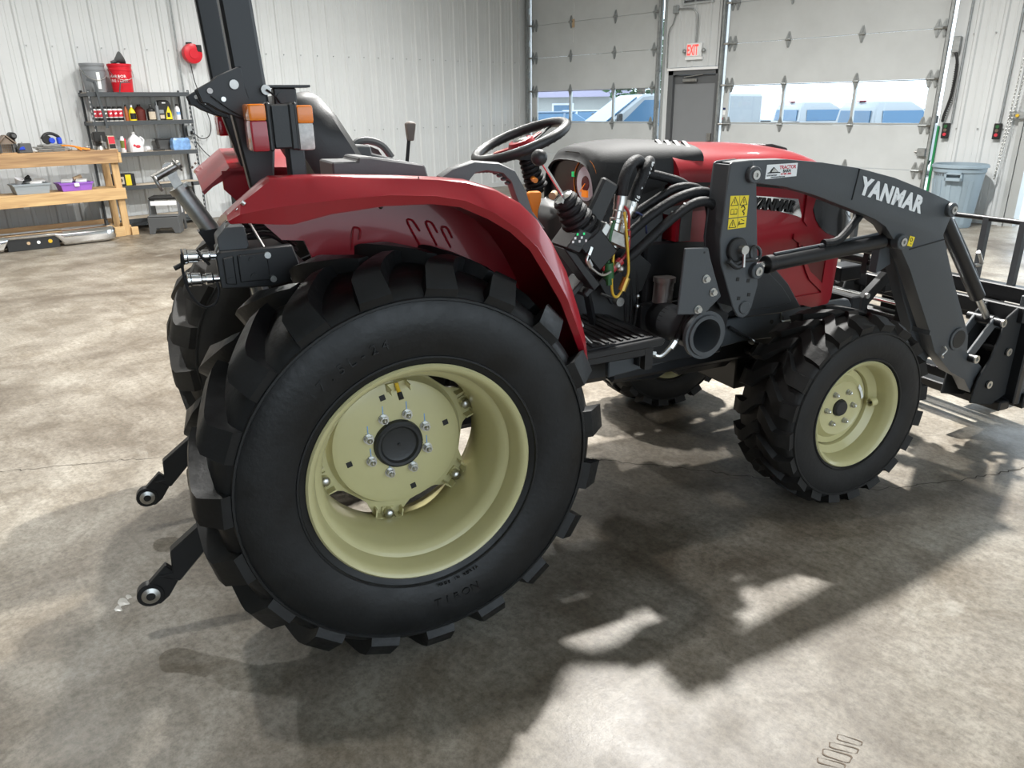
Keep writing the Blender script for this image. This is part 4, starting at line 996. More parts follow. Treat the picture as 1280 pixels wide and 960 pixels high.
for k in range(4):
    x = 1.27 + .034 * k; yv = -.155 - .012 * k
    MB().obox((x, yv, 1.4655 - .002 * k), (.018, .055, .010), (RX(.42) @ RZ(-.2)).to_3x3()).build('vent_slot', 'blackp', cowl)
gp = MB().prism([(-.190, 1.245), (.190, 1.245), (.190, 1.33), (.165, 1.39), (.11, 1.425), (.05, 1.44), (-.05, 1.44), (-.11, 1.425), (-.165, 1.39), (-.190, 1.33)], 'x', .966, .976).build('gauge_panel', 'gaugeblk', cowl)
MB().lathe([(.066, 0), (.066, .004), (.030, .004), (.030, 0)], (.965, -.112, 1.325), (-1, 0, 0), 32, False, True).build('gauge_ring', 'dial', cowl)
MB().cyl((.9645, -.112, 1.325), (.960, -.112, 1.325), .029, n=24).build('gauge_hub', 'gaugeblk', cowl)
MB().bar((.959, -.112, 1.325), (.959, -.075, 1.292), .004, .002).build('gauge_needle', 'led_o', cowl)
MB().bx(.954, .961, -.135, -.095, 1.275, 1.30).build('warning_light', 'led_o', cowl)
MB().bx(.958, .965, -.022, -.008, 1.345, 1.364).build('indicator', 'led_g', cowl)
MB().lathe([(.090, 0), (.090, .003), (.087, .003), (.087, 0)], (.965, -.107, 1.33), (-1, 0, 0), 32, False, True).build('gauge_trim', 'orange', cowl)
MB().tube([(.80, -.155, 1.300), (.775, -.185, 1.296)], .014, 12, 1).build('light_knob', 'tan', cowl)
# steering
sw = empty('steering_wheel', (.735, 0, 1.487), 0); sw.parent = TR; sw.rotation_euler = (0, -math.radians(21), 0)
b = MB().ring((0, 0, 0), (0, 0, 1), .183, .0190, 64, 12)
b.build('rim', 'plastic', sw)
b = MB()
for k in range(34):
    a = 2 * PI * k / 34; b.ball((.183 * math.cos(a), .183 * math.sin(a), -.013), .0085, 6)
b.build('finger_grip', 'plastic', sw)
for a in (math.radians(20), math.radians(150), math.radians(265)):
    d = Vector((math.cos(a), math.sin(a), 0)); nn = Vector((-d.y, d.x, 0))
    rg = [[tuple(d * r + nn * w_ + Vector((0, 0, z))), tuple(d * r - nn * w_ + Vector((0, 0, z))), tuple(d * r - nn * w_ + Vector((0, 0, z - .008))), tuple(d * r + nn * w_ + Vector((0, 0, z - .008)))] for r, w_, z in ((.03, .022, -.02), (.10, .014, -.016), (.182, .018, -.002))]
    MB().loft(rg).build('spoke', 'plastic', sw, bevel=.002)
    rg = [[tuple(d * r + nn * w_ + Vector((0, 0, z))), tuple(d * r - nn * w_ + Vector((0, 0, z))), tuple(d * r - nn * w_ + Vector((0, 0, z - .006))), tuple(d * r + nn * w_ + Vector((0, 0, z - .006)))] for r, w_, z in ((.03, .017, -.010), (.115, .010, -.008))]
    MB().loft(rg).build('spoke_cover', 'red', sw, bevel=.002)
MB().lathe([(.050, -.030), (.054, -.012), (.046, .004), (.02, .008)], (0, 0, 0), (0, 0, 1), 28).build('hub_cap', 'red', sw)
MB().lathe([(.030, .0065), (.028, .0095), (.01, .011)], (0, 0, 0), (0, 0, 1), 24).build('hub_emblem', 'chrome', sw)
b = MB().cyl((.745, 0, 1.462), (.815, 0, 1.29), .022, n=16)
for k in range(8): b.ring((.758 + .0066 * k, 0, 1.43 - .0165 * k), (.35, 0, -.9), .024 + .002 * k, .008, 20, 8)
b.bx(.71, .79, -.045, .045, 1.42, 1.452)
b.build('steering_column', 'rubber', TR)
MB().tube([(.775, -.02, 1.352), (.765, -.055, 1.345), (.762, -.075, 1.345)], .010, 10, 1).build('turn_signal_stalk', 'orange', TR)
MB().loft([[(.690 + dx, -.20 + dy, z) for dx, dy in ((-w_, -.012), (w_, -.012), (w_, .012), (-w_, .012))] for z, w_ in ((1.19, .010), (1.25, .014), (1.285, .026), (1.312, .028), (1.320, .020))]).build('shuttle_lever', 'orange', TR, bevel=.004)
MB().tube([(.70, -.20, 1.19), (.78, -.17, 1.10)], .008, 8, 1).build('lever_rod', 'black', TR)

# ---- loader control lever with rubber boot
jc = empty('loader_control'); jc.parent = TR
MB().tube([(.590, -.45, 1.445), (.676, -.45, 1.325)], .006, 10, 1).build('lever', 'chrome', jc)
MB().ball((.583, -.45, 1.455), .027, 14).build('knob', 'plastic', jc)
b = MB(); p = Vector((.676, -.45, 1.322)); q = Vector((.765, -.45, 1.19)); d = (q - p)
b.cyl(p, q, .030, .056, n=20)
for k in range(6):
    t = (k + .5) / 6; b.ring(p + d * t, d, .030 + .028 * t, .012, 24, 8)
b.build('boot', 'rubber', jc)
MB().lathe([(.030, 0), (.034, .006), (.014, .012)], p, -d, 16).cyl((.655, -.47, 1.318), (.648, -.475, 1.306), .012, n=8).build('boot_collar', 'chrome', jc)
MB().bar((.74, -.45, 1.20), (.83, -.45, 1.10), .11, .10).build('valve_body', 'black', jc, bevel=.006)
ct = MB().prism([(.650, 1.165), (.702, 1.225), (.752, 1.203), (.70, 1.142)], 'y', -.52, -.40).build('control_box', 'plastic', jc, bevel=.004)
lp = MB().prism([(.665, 1.180), (.702, 1.222), (.742, 1.205), (.704, 1.164)], 'y', -.523, -.521).build('control_decal', 'gaugeblk', jc)
for k in range(7):
    t = k / 6
    MB().bx(lerp(.672, .722, t) - .003, lerp(.672, .722, t) + .004, -.5245, -.5235, 1.180 + .012 * (k % 3), 1.188 + .012 * (k % 3)).build('decal_mark', 'led_g' if k % 3 == 2 else 'white', lp)
MB().prism([(.65, 1.16), (.70, 1.14), (.80, 1.02), (.775, 1.0)], 'y', -.50, -.42).build('bracket_plate', 'black', jc, bevel=.003)
MB().tube([(.760, -.50, 1.150), (.735, -.51, 1.118), (.745, -.51, 1.095), (.80, -.505, 1.055), (.84, -.50, 1.062)], .005, 8).build('steel_line', 'zinc', jc)
for pp, qq in (((.757, -.50, 1.155), (.742, -.507, 1.13)), ((.738, -.51, 1.115), (.752, -.51, 1.09))): MB().cyl(pp, qq, .010, n=6).build('line_fitting', 'zinc', jc)

# ---- quick couplers and hoses
hy = empty('hydraulic_coupler_bank'); hy.parent = TR
def coupler(p, q):
    p = Vector(p); q = Vector(q); d = q - p; L = d.length
    prof = [(.013, 0), (.013, .10), (.019, .12), (.019, .30), (.015, .32), (.021, .34), (.021, .52), (.023, .54), (.023, .62), (.017, .64), (.017, .80), (.0205, .82), (.0205, 1.0)]
    MB().lathe([(r, h * L) for r, h in prof], p, d, 18).build('coupler', 'zinc', hy)
coupler((.868, -.45, 1.145), (.902, -.45, 1.292)); coupler((.885, -.43, 1.115), (.955, -.43, 1.262))
MB().bar((.84, -.44, 1.19), (.93, -.44, 1.15), .07, .05).build('manifold', 'steel', hy, bevel=.006)
for p in ((.80, -.46, 1.17), (.795, -.46, 1.13), (.885, -.47, 1.075), (.905, -.46, 1.06)): MB().ball(p, .016, 10).build('line_fitting', 'zinc', hy)
MB().tube([(.902, -.45, 1.29), (.915, -.45, 1.37), (.955, -.43, 1.418), (1.01, -.40, 1.425), (1.05, -.37, 1.38)], .020, 12).build('hose', 'rubber', hy)
MB().tube([(.955, -.43, 1.262), (.985, -.43, 1.33), (1.02, -.42, 1.39), (1.06, -.39, 1.42), (1.09, -.35, 1.38)], .021, 12).build('hose', 'rubber', hy)
for pp, qq in (((.902, -.45, 1.285), (.906, -.45, 1.315)), ((.955, -.43, 1.258), (.967, -.43, 1.288))): MB().cyl(pp, qq, .024, n=16).build('hose_ferrule', 'zinc', hy)
sl = MB()
for k in range(14):
    t = k / 13; p = Vector((lerp(.99, 1.052, t), -.445 + .02 * t, lerp(1.335, 1.418, t)))
    sl.obox(p + Vector((0, random.uniform(-.004, .002), 0)), (.010, .004, .006), (RY(random.uniform(-1, 1))).to_3x3())
sl.build('hose_print', 'white', hy)
text('G-16', 'hose_print', 'white', T(.962, -.4535, 1.268) @ RY(-1.05) @ RX(PI / 2), .022, hy, bold=.0005)
MB().tube([(1.05, -.37, 1.38), (1.14, -.38, 1.36), (1.22, -.40, 1.33), (1.28, -.40, 1.26)], .017, 12).build('hose', 'rubber', hy)
MB().tube([(.82, -.40, 1.05), (.92, -.42, 1.14), (1.04, -.44, 1.235), (1.16, -.45, 1.295), (1.28, -.45, 1.305), (1.36, -.44, 1.24), (1.375, -.43, 1.10)], .018, 12).build('hose', 'rubber', hy)
MB().tube([(.86, -.42, 1.02), (.98, -.46, 1.12), (1.10, -.48, 1.22), (1.20, -.49, 1.275), (1.28, -.49, 1.265), (1.325, -.48, 1.19), (1.33, -.47, 1.05)], .018, 12).build('hose', 'rubber', hy)
MB().tube([(1.00, -.38, 1.23), (1.08, -.40, 1.28), (1.17, -.42, 1.325), (1.27, -.43, 1.31), (1.33, -.42, 1.22), (1.34, -.42, 1.05)], .016, 12).build('hose', 'rubber', hy)
for p in ((1.115, -.47, 1.245), (1.155, -.485, 1.272)): MB().ball(p, .007, 8).build('clamp_screw', 'zinc', hy)
MB().tube([(.905, -.475, 1.262), (.912, -.48, 1.20), (.925, -.48, 1.10), (.928, -.48, 1.045), (.915, -.48, 1.015)], .005, 8).build('wire', 'yelw', hy)
MB().tube([(.868, -.47, 1.135), (.862, -.48, 1.10), (.858, -.48, 1.03), (.865, -.48, .975), (.885, -.48, .962), (.905, -.48, .985)], .005, 8).build('wire', 'yelw', hy)
MB().cyl((.903, -.48, .983), (.922, -.48, 1.028), .015, n=10).build('dust_plug', mat('brass_plug', (.40, .26, .06), .35, .7), hy)
MB().tube([(.868, -.47, 1.235), (.850, -.475, 1.18), (.842, -.48, 1.12), (.842, -.48, 1.08)], .006, 8).build('wire', 'green', hy)
MB().cyl((.842, -.48, 1.09), (.846, -.48, 1.035), .019, n=12).cyl((.846, -.48, 1.035), (.848, -.48, 1.01), .011, n=8).build('dust_plug', 'green', hy)
MB().tube([(.945, -.45, 1.19), (.935, -.46, 1.12), (.905, -.46, 1.085), (.865, -.46, 1.06)], .006, 8).build('wire', 'redw', hy)
MB().cyl((.905, -.465, 1.09), (.865, -.465, 1.06), .016, n=10).build('dust_plug', 'redw', hy)
MB().tube([(.905, -.43, 1.335), (.895, -.455, 1.32), (.90, -.46, 1.29), (.925, -.47, 1.26), (.93, -.47, 1.20)], .005, 8).build('wire', 'redw', hy)
MB().tube([(.815, -.47, 1.145), (.82, -.475, 1.10), (.83, -.475, 1.065)], .010, 8).build('wire', 'redw', hy)
MB().tube([(.975, -.42, 1.255), (1.02, -.43, 1.23), (1.035, -.43, 1.17)], .004, 8).build('wire', 'bluew', hy)
MB().obox((.83, -.44, 1.30), (.07, .03, .15), RY(.5).to_3x3()).build('side_guard', 'plastic', hy, bevel=.008)
MB().obox((.832, -.455, 1.20), (.03, .03, .055), RY(.6).to_3x3()).build('relay', 'zinc', hy, bevel=.003)

# ---- brake pedals, foot controls, filter
for x, z in ((.745, 1.005), (.80, .995)):
    pd = MB().obox((x, -.40, z), (.075, .09, .022), RY(-.75).to_3x3()).build('brake_pedal', 'plastic', TR, bevel=.004)
tr = MB()
for k in range(5):
    for j in range(4): tr.obox((.735 + .012 * k, -.43 + .02 * j, .985 + .011 * k), (.007, .012, .006), RY(-.75).to_3x3())
tr.build('pedal_tread', 'zinc', pd)
MB().bar((.80, -.40, .99), (.90, -.30, .80), .02, .03).build('pedal_arm', 'black', TR)
MB().tube([(.70, -.52, .875), (.735, -.52, .835), (.755, -.52, .815)], .006, 8).build('floor_pedal_rod', 'zinc', TR)
MB().obox((.685, -.52, .89), (.05, .05, .03), RY(-.6).to_3x3()).build('floor_pedal', 'zinc', TR, bevel=.004)
MB().tube([(.93, -.30, .93), (1.0, -.30, .90)], .005, 6).cyl((1.0, -.33, .895), (1.0, -.29, .895), .018, n=12).build('pedal_link', 'steel', TR)
MB().cyl((1.225, -.30, .945), (1.215, -.30, .80), .040, n=24).cyl((1.226, -.30, .965), (1.225, -.30, .945), .045, n=24).build('fuel_filter', mat('filter_can', (.30, .27, .26), .35, .5), TR)
for k, (x, z) in enumerate(((1.10, .90), (1.10, .86))): MB().ball((x, -.30, z), .010, 8).build('bolt', 'zinc', TR)
for k in range(3):
    MB().tube([(1.02 + .03 * k, -.29, 1.05), (1.04 + .03 * k, -.30, .90), (1.06 + .02 * k, -.28, .76)], .006, 6).build('wiring_loom', 'rubber', TR)
MB().prism([(.92, .97), (1.06, 1.10), (1.16, 1.02), (1.12, .92), (.98, .88)], 'y', -.30, -.285).build('shroud_plate', 'plastic', TR, bevel=.003)
MB().tube([(1.02, -.50, .74), (1.06, -.52, .72), (1.10, -.53, .755), (1.13, -.53, .78)], .009, 8).build('hydraulic_line', 'zinc', TR)
MB().tube([(1.13, -.53, .78), (1.17, -.52, .85), (1.22, -.50, .95), (1.25, -.48, 1.05)], .015, 10).build('hydraulic_hose', 'rubber', TR)
for pp, qq in (((1.01, -.50, .735), (1.045, -.51, .728)), ((1.10, -.53, .75), (1.12, -.53, .775))): MB().cyl(pp, qq, .013, n=6).build('line_fitting', 'zinc', TR)

# ---- loader posts, arms, cylinders
POST = [(1.287, 1.410), (1.300, 1.418), (1.390, 1.421), (1.416, 1.339), (1.457, 1.064), (1.472, .954), (1.453, .872), (1.440, .845), (1.413, .832), (1.385, .843), (1.357, .883), (1.281, 1.057), (1.268, 1.146)]
ARM = [(1.315, 1.414), (1.392, 1.420), (1.564, 1.416), (1.748, 1.397), (1.944, 1.368), (2.157, 1.321), (2.363, 1.259), (2.530, 1.203), (2.559, 1.157), (2.524, 1.060), (2.666, .824), (2.787, .642), (2.840, .560), (2.86, .47), (2.99, .38), (3.06, .29), (3.03, .235), (2.95, .245), (2.881, .326), (2.766, .382), (2.617, .510), (2.557, .612), (2.495, .703), (2.345, .926), (2.267, 1.020), (2.201, 1.076), (2.152, 1.123), (2.078, 1.161), (1.985, 1.193), (1.853, 1.236), (1.727, 1.277), (1.571, 1.316), (1.429, 1.337), (1.325, 1.335)]
def side_loader(s):
    yo = s * .55
    post = MB().prism(POST, 'y', yo - s * .002, yo + s * .010).build('loader_post', 'loader', TR, bevel=.003)
    MB().prism(POST, 'y', s * .475, s * .463).build('inner_plate', 'loader', post, bevel=.003)
    MB().prism([(1.270, 1.146), (1.289, 1.408), (1.304, 1.408), (1.284, 1.146), (1.297, 1.06), (1.372, .887), (1.358, .884), (1.283, 1.057)], 'y', s * .475, yo).build('rear_web', 'loader', post)
    arm = MB().prism(ARM, 'y', s * .478, yo - s * .006).build('loader_arm', 'loader', TR, bevel=.004, seg=2)
    MB().bar((1.949, s * .5455, 1.365), (1.930, s * .5455, 1.247), .004, .004).build('weld_seam', 'black', arm)
    MB().bar((2.318, s * .5455, 1.015), (2.535, s * .5455, 1.040), .004, .004).build('weld_seam', 'black', arm)
    def pin(x, z, r, par, m='zinc', y=None):
        y = yo + s * .010 if y is None else y
        MB().cyl((x, y - s * .02, z), (x, y + s * .022, z), r, n=24).build('pin_boss', 'loader', par, bevel=.003)
        MB().lathe([(r * .55, 0), (r * .55, .006), (r * .25, .006), (r * .25, .001)], (x, y + s * .022, z), (0, s, 0), 20).build('pin', m, par)
    pin(1.387, 1.371, .030, post); pin(1.446, 1.016, .030, post)
    pin(2.244, 1.056, .032, arm, y=yo - s * .006); pin(2.529, 1.169, .030, arm, y=yo - s * .006)
    MB().cyl((2.76, yo - s * .02, .553), (2.76, yo + s * .004, .553), .056, n=32).build('tube_end', 'loader', arm, bevel=.003)
    MB().cyl((2.76, yo + s * .002, .553), (2.76, yo + s * .0055, .553), .043, n=32).build('tube_bore', 'blackp', arm)
    pk = post
    MB().cyl((1.345, yo, 1.105), (1.345, yo + s * .03, 1.105), .045, n=28).build('knob_base', 'plastic', pk, bevel=.004)
    MB().cyl((1.352, yo + s * .02, 1.108), (1.352, yo + s * .055, 1.108), .017, n=18).build('pin_head', 'zinc', pk)
    MB().tube([(1.352, yo + s * .05, 1.095), (1.354, yo + s * .05, 1.045)], .006, 8, 1).build('pin_handle', 'zinc', pk)
    MB().ring((1.415, yo + s * .04, 1.088), (.1, s, .25), .026, .006, 24, 8).tube([(1.352, yo + s * .045, 1.07), (1.40, yo + s * .05, 1.068)], .009, 8, 1).tube([(1.30, yo + s * .03, 1.07), (1.33, yo + s * .04, 1.045), (1.36, yo + s * .04, 1.052)], .010, 8).build('pull_ring', 'plastic', pk)
    for x, z in ((1.368, .990), (1.420, .979), (1.381, .915), (1.430, .924)):
        MB().obox((x, yo + s * .0102, z), (.014, .003, .014), RY(.1).to_3x3()).build('square_hole', 'blackp', post)
    MB().cyl((1.413, yo + s * .008, .876), (1.413, yo + s * .016, .876), .026, n=24).build('pivot_cap', 'loader', post, bevel=.003)
    # lift cylinder
    cy = empty('lift_cylinder'); cy.parent = TR
    a = Vector((1.446, s * .50, 1.010)); b_ = Vector((2.244, s * .50, 1.056)); d = (b_ - a).normalized()
    MB().cyl(a + d * .02, a + d * .16, .0155, n=16).build('rod', 'chrome', cy)
    MB().cyl(a + d * .12, a + d * .75, .031, n=28).build('barrel', 'black', cy)
    MB().cyl(a + d * .11, a + d * .145, .036, n=28).build('gland', 'black', cy, bevel=.003)
    MB().cyl(b_ - Vector((0, s * .03, 0)), b_ + Vector((0, s * .03, 0)), .034, n=20).cyl(a - Vector((0, s * .03, 0)), a + Vector((0, s * .03, 0)), .028, n=20).build('eye', 'black', cy)
    MB().bar(a + d * .38 + Vector((0, 0, .032)), a + d * .44 + Vector((0, 0, .032)), .02, .012).tube([a + d * .41 + Vector((0, 0, .04)), a + d * .5 + Vector((0, 0, .045)), a + d * .64 + Vector((0, -s * .02, .14)), a + d * .74 + Vector((0, -s * .04, .175))], .017, 10).build('cylinder_hose', 'rubber', cy)
    MB().cyl(a + d * .735 + Vector((0, -s * .04, .172)), a + d * .77 + Vector((0, -s * .045, .186)), .016, n=10).build('hose_fitting', 'tan', cy)
    MB().tube([a + d * .15 + Vector((0, 0, .036)), a + d * .4 + Vector((0, 0, .036)), a + d * .72 + Vector((0, 0, .036))], .006, 8, 1).build('steel_line', 'loader', cy)
    # tilt cylinder
    ty = empty('tilt_cylinder'); ty.parent = TR
    a = Vector((2.529, s * .50, 1.165)); b_ = Vector((3.035, s * .50, .600)); d = (b_ - a).normalized()
    MB().cyl(a + d * .03, a + d * .585, .0335, n=28).build('barrel', 'black', ty, bevel=.003)
    MB().cyl(a + d * .58, b_, .016, n=16).build('rod', 'zinc', ty)
    MB().cyl(b_ - Vector((0, s * .03, 0)), b_ + Vector((0, s * .03, 0)), .026, n=16).cyl(a - Vector((0, s * .03, 0)), a + Vector((0, s * .03, 0)), .033, n=16).build('eye', 'black', ty)
    nn = Vector((d.z, 0, -d.x)) * -1
    MB().tube([a + d * .10 + nn * .042, a + d * .3 + nn * .046, a + d * .5 + nn * .042], .007, 8, 1).build('steel_line', 'loader', ty)
    MB().tube([a + d * .42 + nn * .05, a + d * .45 + nn * .09, a + d * .38 + nn * .10], .009, 8).build('hose_fitting', 'steel' if s < 0 else 'black', ty)
    # parking stand folded against the arm
    ps = MB().prism([(2.313, 1.008), (2.355, 1.012), (2.60, .640), (2.72, .475), (2.700, .415), (2.600, .435), (2.555, .50), (2.545, .615)], 'y', s * .455, s * .395).build('parking_stand', 'loader', TR, bevel=.004)
    MB().prism([(2.255, 1.03), (2.30, 1.035), (2.335, .935), (2.25, .90)], 'y', s * .455, s * .41).build('stand_hinge', 'loader', ps, bevel=.004)
    MB().tube([(2.655, s * .56, .535), (2.67, s * .565, .515), (2.645, s * .565, .495), (2.662, s * .56, .478)], .004, 8).build('hairpin', 'zinc', ps)
    MB().bx(2.55, 2.56, s * .40, s * .548, .60, .62).build('stand_stop', 'loader', ps)
    # mounting bracket and cross tube end
    br = MB().prism([(1.085, 1.137), (1.188, 1.130), (1.203, 1.086), (1.246, .986), (1.265, .943), (1.192, .884), (1.070, .898)], 'y', s * .585, s * .596).build('mount_bracket', 'loader', TR, bevel=.003)
    for x, z in ((1.185, 1.018), (1.222, .965), (1.158, .908)):
        MB().cyl((x, s * .595, z), (x, s * .600, z), .016, n=16).cyl((x, s * .598, z), (x, s * .612, z), .0115, n=6).build('bolt', 'zinc', br)
    MB().cyl((1.17, s * .596, 1.115), (1.17, s * .5975, 1.115), .004, n=8).build('bolt_hole', 'blackp', br)
    MB().prism([(1.24, 1.08), (1.29, 1.08), (1.46, .90), (1.44, .74), (1.30, .70), (1.24, .76)], 'y', s * .42, s * .44).build('mount_plate', 'black', br, bevel=.003)
    MB().lathe([(.092, 0), (.092, .016), (.080, .016), (.078, .024), (.064, .024), (.062, .018), (.062, -.20), (.070, -.20), (.070, 0)], (1.210, s * .575, .800), (0, s, 0), 44, False, True).build('tube_flange', 'loader', br, ang=.6)
    MB().cyl((1.210, s * .46, .800), (1.210, s * .465, .800), .0625, n=30).build('tube_plug', 'blackp', br)
    for x, z in ((1.47, .74), (1.47, .705)):
        MB().cyl((x, s * .30, z), (x, s * .325, z), .016, n=16).build('bolt', 'zinc', br)
    MB().bx(1.12, 1.55, s * .262, s * .30, .60, .86).build('side_plate', 'black', br, bevel=.004)
    return post, arm
pR, aR = side_loader(-1); pL, aL = side_loader(1)
MB().cyl((1.210, -.40, .80), (1.210, .40, .80), .07, n=24).build('loader_frame_tube', 'black', TR)
ctb = MB().cyl((2.76, -.46, .553), (2.76, .46, .553), .056, n=28).build('cross_tube', 'black', TR)
for k in range(4):
    MB().cyl((2.70 + .028 * k, -.45, .640 - .006 * k + .02), (2.70 + .028 * k, .42, .660 - .006 * k), .0085, n=10).build('hydraulic_line', 'chrome', ctb)
MB().bx(2.66, 2.84, -.30, -.27, .59, .68).bx(2.66, 2.84, .27, .30, .59, .68).build('line_clamp', 'black', ctb)
for y in (-.10, .18): MB().bx(2.70, 2.86, y - .06, y + .06, .70, .78).build('tube_block', 'black', ctb, bevel=.006)
MB().cyl((2.62, -.45, .86), (2.62, .45, .86), .020, n=14).build('hose_guard', 'black', TR)

# lettering and labels
text('YANMAR', 'arm_lettering', 'white', T(1.965, -.5452, 1.272) @ RY(math.radians(15.2)) @ RX(PI / 2), .088, aR, bold=.0046, ext=.0008, wid=1.0, space=1.13)
text('YANMAR', 'arm_lettering', 'white', T(2.38, .5452, 1.165) @ RY(math.radians(15.2)) @ RZ(PI) @ RX(PI / 2), .088, aL, bold=.0046, ext=.0008, wid=1.0, space=1.13)
sk = MB().prism([(1.468, 1.349), (1.620, 1.353), (1.620, 1.401), (1.471, 1.400)], 'y', -.5442, -.5452).build('dealer_sticker', 'white', aR)
tx = lambda s, x, z, sz, m, wd=1.0, b_=.0004: text(s, 'sticker_print', m, T(x, -.5454, z) @ RX(PI / 2), sz, sk, bold=b_, ext=.0002, wid=wd)
tx('TRACTOR', 1.532, 1.382, .0175, 'redp', 1.0, .0006); tx('BARN', 1.550, 1.3695, .0150, 'blackp', 1.0, .0006)
tx('317-881-3800', 1.541, 1.3610, .0095, 'redp', .95); tx('KEYSTONE INDY', 1.474, 1.3590, .0072, 'blackp', .90); tx('www.tractorbarn.net', 1.494, 1.3528, .0072, 'blackp', 1.1)
MB().prism([(1.476, 1.3685), (1.538, 1.3685), (1.538, 1.3715), (1.528, 1.3725), (1.506, 1.3905), (1.502, 1.3905), (1.492, 1.382), (1.486, 1.374), (1.476, 1.371)], 'y', -.5454, -.5450).build('barn_emblem', 'blackp', sk)
MB().prism([(1.496, 1.3735), (1.526, 1.3730), (1.505, 1.3875)], 'y', -.5456, -.5452).build('barn_emblem', 'clear', sk)
yl = MB().prism([(1.2985, 1.301), (1.384, 1.298), (1.383, 1.224), (1.2985, 1.222)], 'y', -.5602, -.5610).prism([(1.2985, 1.218), (1.383, 1.221), (1.382, 1.183), (1.2985, 1.181)], 'y', -.5602, -.5610).build('warning_label', 'yellow', pR)
def tri(cx, cz, r):
    b = MB(); P = [(cx - r, cz - r * .75), (cx + r, cz - r * .75), (cx, cz + r)]
    for (a, b1), (c, d) in zip(P, P[1:] + P[:1]): b.bar((a, -.5614, b1), (c, -.5614, d), .0008, .0024, up=(0, 0, 1))
    b.bx(cx - .0015, cx + .0015, -.5616, -.5610, cz - r * .35, cz + r * .45)
    return b
tri(1.320, 1.279, .017).build('warning_triangle', 'blackp', yl); tri(1.362, 1.278, .017).build('warning_triangle', 'blackp', yl); tri(1.319, 1.199, .016).build('warning_triangle', 'blackp', yl)
MB().bx(1.305, 1.319, -.5616, -.5610, 1.233, 1.236).bx(1.321, 1.335, -.5616, -.5610, 1.233, 1.236).bx(1.305, 1.307, -.5616, -.5610, 1.233, 1.253).bx(1.333, 1.335, -.5616, -.5610, 1.233, 1.253).bx(1.319, 1.321, -.5616, -.5610, 1.233, 1.250).bx(1.307, 1.318, -.5616, -.5610, 1.252, 1.254).bx(1.322, 1.333, -.5616, -.5610, 1.252, 1.254).build('manual_symbol', 'blackp', yl)
MB().tube([(1.352, -.5613, 1.256), (1.362, -.5613, 1.262), (1.370, -.5613, 1.250), (1.360, -.5613, 1.243), (1.368, -.5613, 1.236), (1.366, -.5613, 1.228)], .0022, 6).build('hazard_symbol', 'blackp', yl)
MB().tube([(1.346, -.5613, 1.193), (1.350, -.5613, 1.207), (1.348, -.5613, 1.198), (1.372, -.5613, 1.198)], .0022, 6).tube([(1.356, -.5613, 1.214), (1.372, -.5613, 1.208)], .0012, 6).build('hazard_symbol', 'blackp', yl)
MB().bx(1.3405, 1.342, -.5614, -.5608, 1.184, 1.299).build('label_divider', 'loader', yl)
yt = MB().obox((2.318, -.5455, 1.050), (.032, .002, .042), RY(.25).to_3x3()).build('grease_tag', 'yellow', aR)
MB().ring((2.318, -.5468, 1.057), (0, 1, 0), .007, .0014, 12, 5).tube([(2.314, -.5468, 1.040), (2.322, -.5468, 1.038)], .0015, 5).build('tag_symbol', 'blackp', yt)

# ---- front guard and far linkage
fg = empty('front_guard'); fg.parent = TR
for s in (-1, 1): MB().prism([(2.40, .48), (2.45, .48), (2.46, .72), (2.56, .80), (2.64, .86), (2.66, .84), (2.66, .80), (2.56, .735), (2.50, .68), (2.48, .48)], 'y', s * .22 - .02, s * .22 + .02).build('guard_bracket', 'matte_black', fg, bevel=.004)
MB().cyl((2.60, -.24, .92), (2.60, .24, .92), .020, n=14).build('guard_bar', 'black', fg)
MB().bx(2.36, 2.42, -.26, .26, .46, .74).build('guard_base', 'matte_black', fg, bevel=.006)
for z in (.73, .60): MB().cyl((2.475, -.240, z), (2.475, -.252, z), .014, n=12).build('bolt', 'zinc', fg)
for y in (-.1, .1): MB().bar((2.61, y, .92), (2.60, y, .80), .03, .012).build('guard_bar', 'black', fg)

# ---- quick attach and pallet fork carriage
qa = empty('quick_attach'); qa.parent = TR
for s in (-1, 1):
    for off in (.40, .555):
        MB().prism([(2.93, .20), (3.10, .16), (3.20, .20), (3.22, .58), (3.15, .66), (3.08, .62), (3.02, .42), (2.95, .32)], 'y', s * off, s * (off + .014)).build('side_plate', 'matte_black', qa, bevel=.004)
    lk = MB()
    for off in (.44, .535):
        lk.bar((2.885, s * off, .44), (3.035, s * off, .600), .014, .05)
    lk.build('tilt_link', 'loader', qa, bevel=.003)
    lk = MB()
    for off in (.46, .525): lk.bar((3.035, s * off, .600), (3.16, s * off, .55), .014, .05)
    lk.build('tilt_link', 'loader', qa, bevel=.003)
    for x, z in ((3.035, .600), (2.885, .44), (3.03, .285), (3.13, .44)):
        MB().cyl((x, s * .40, z), (x, s * .575, z), .020, n=18).build('pivot_pin', 'black', qa)
        MB().lathe([(.020, 0), (.020, .008), (.009, .008), (.009, .002)], (x, s * .575, z), (0, s, 0), 18).build('pin_ring', 'zinc', qa)
MB().bx(3.15, 3.19, -.60, .60, .585, .665).build('top_bar', 'black', qa, bevel=.006)
MB().bx(3.12, 3.20, -.60, .60, .13, .18).build('bottom_bar', 'black', qa, bevel=.006)
for s in (-1, 1): MB().bx(3.195, 3.235, s * .50 - .12, s * .50 + .12, .16, .60).build('attach_plate', 'black', qa, bevel=.006)
fk = empty('pallet_fork'); fk.parent = TR
MB().cyl((3.32, -.62, 1.035), (3.32, .62, 1.035), .013, n=12).build('guard_rail', 'black', fk)
for y in (-.60, -.405, -.215, 0, .215, .405, .60): MB().bar((3.32, y, 1.035), (3.32, y, .69), .03, .03).build('guard_bar', 'loader', fk)
MB().bx(3.28, 3.34, -.63, .63, .645, .725).build('upper_beam', 'black', fk, bevel=.005)
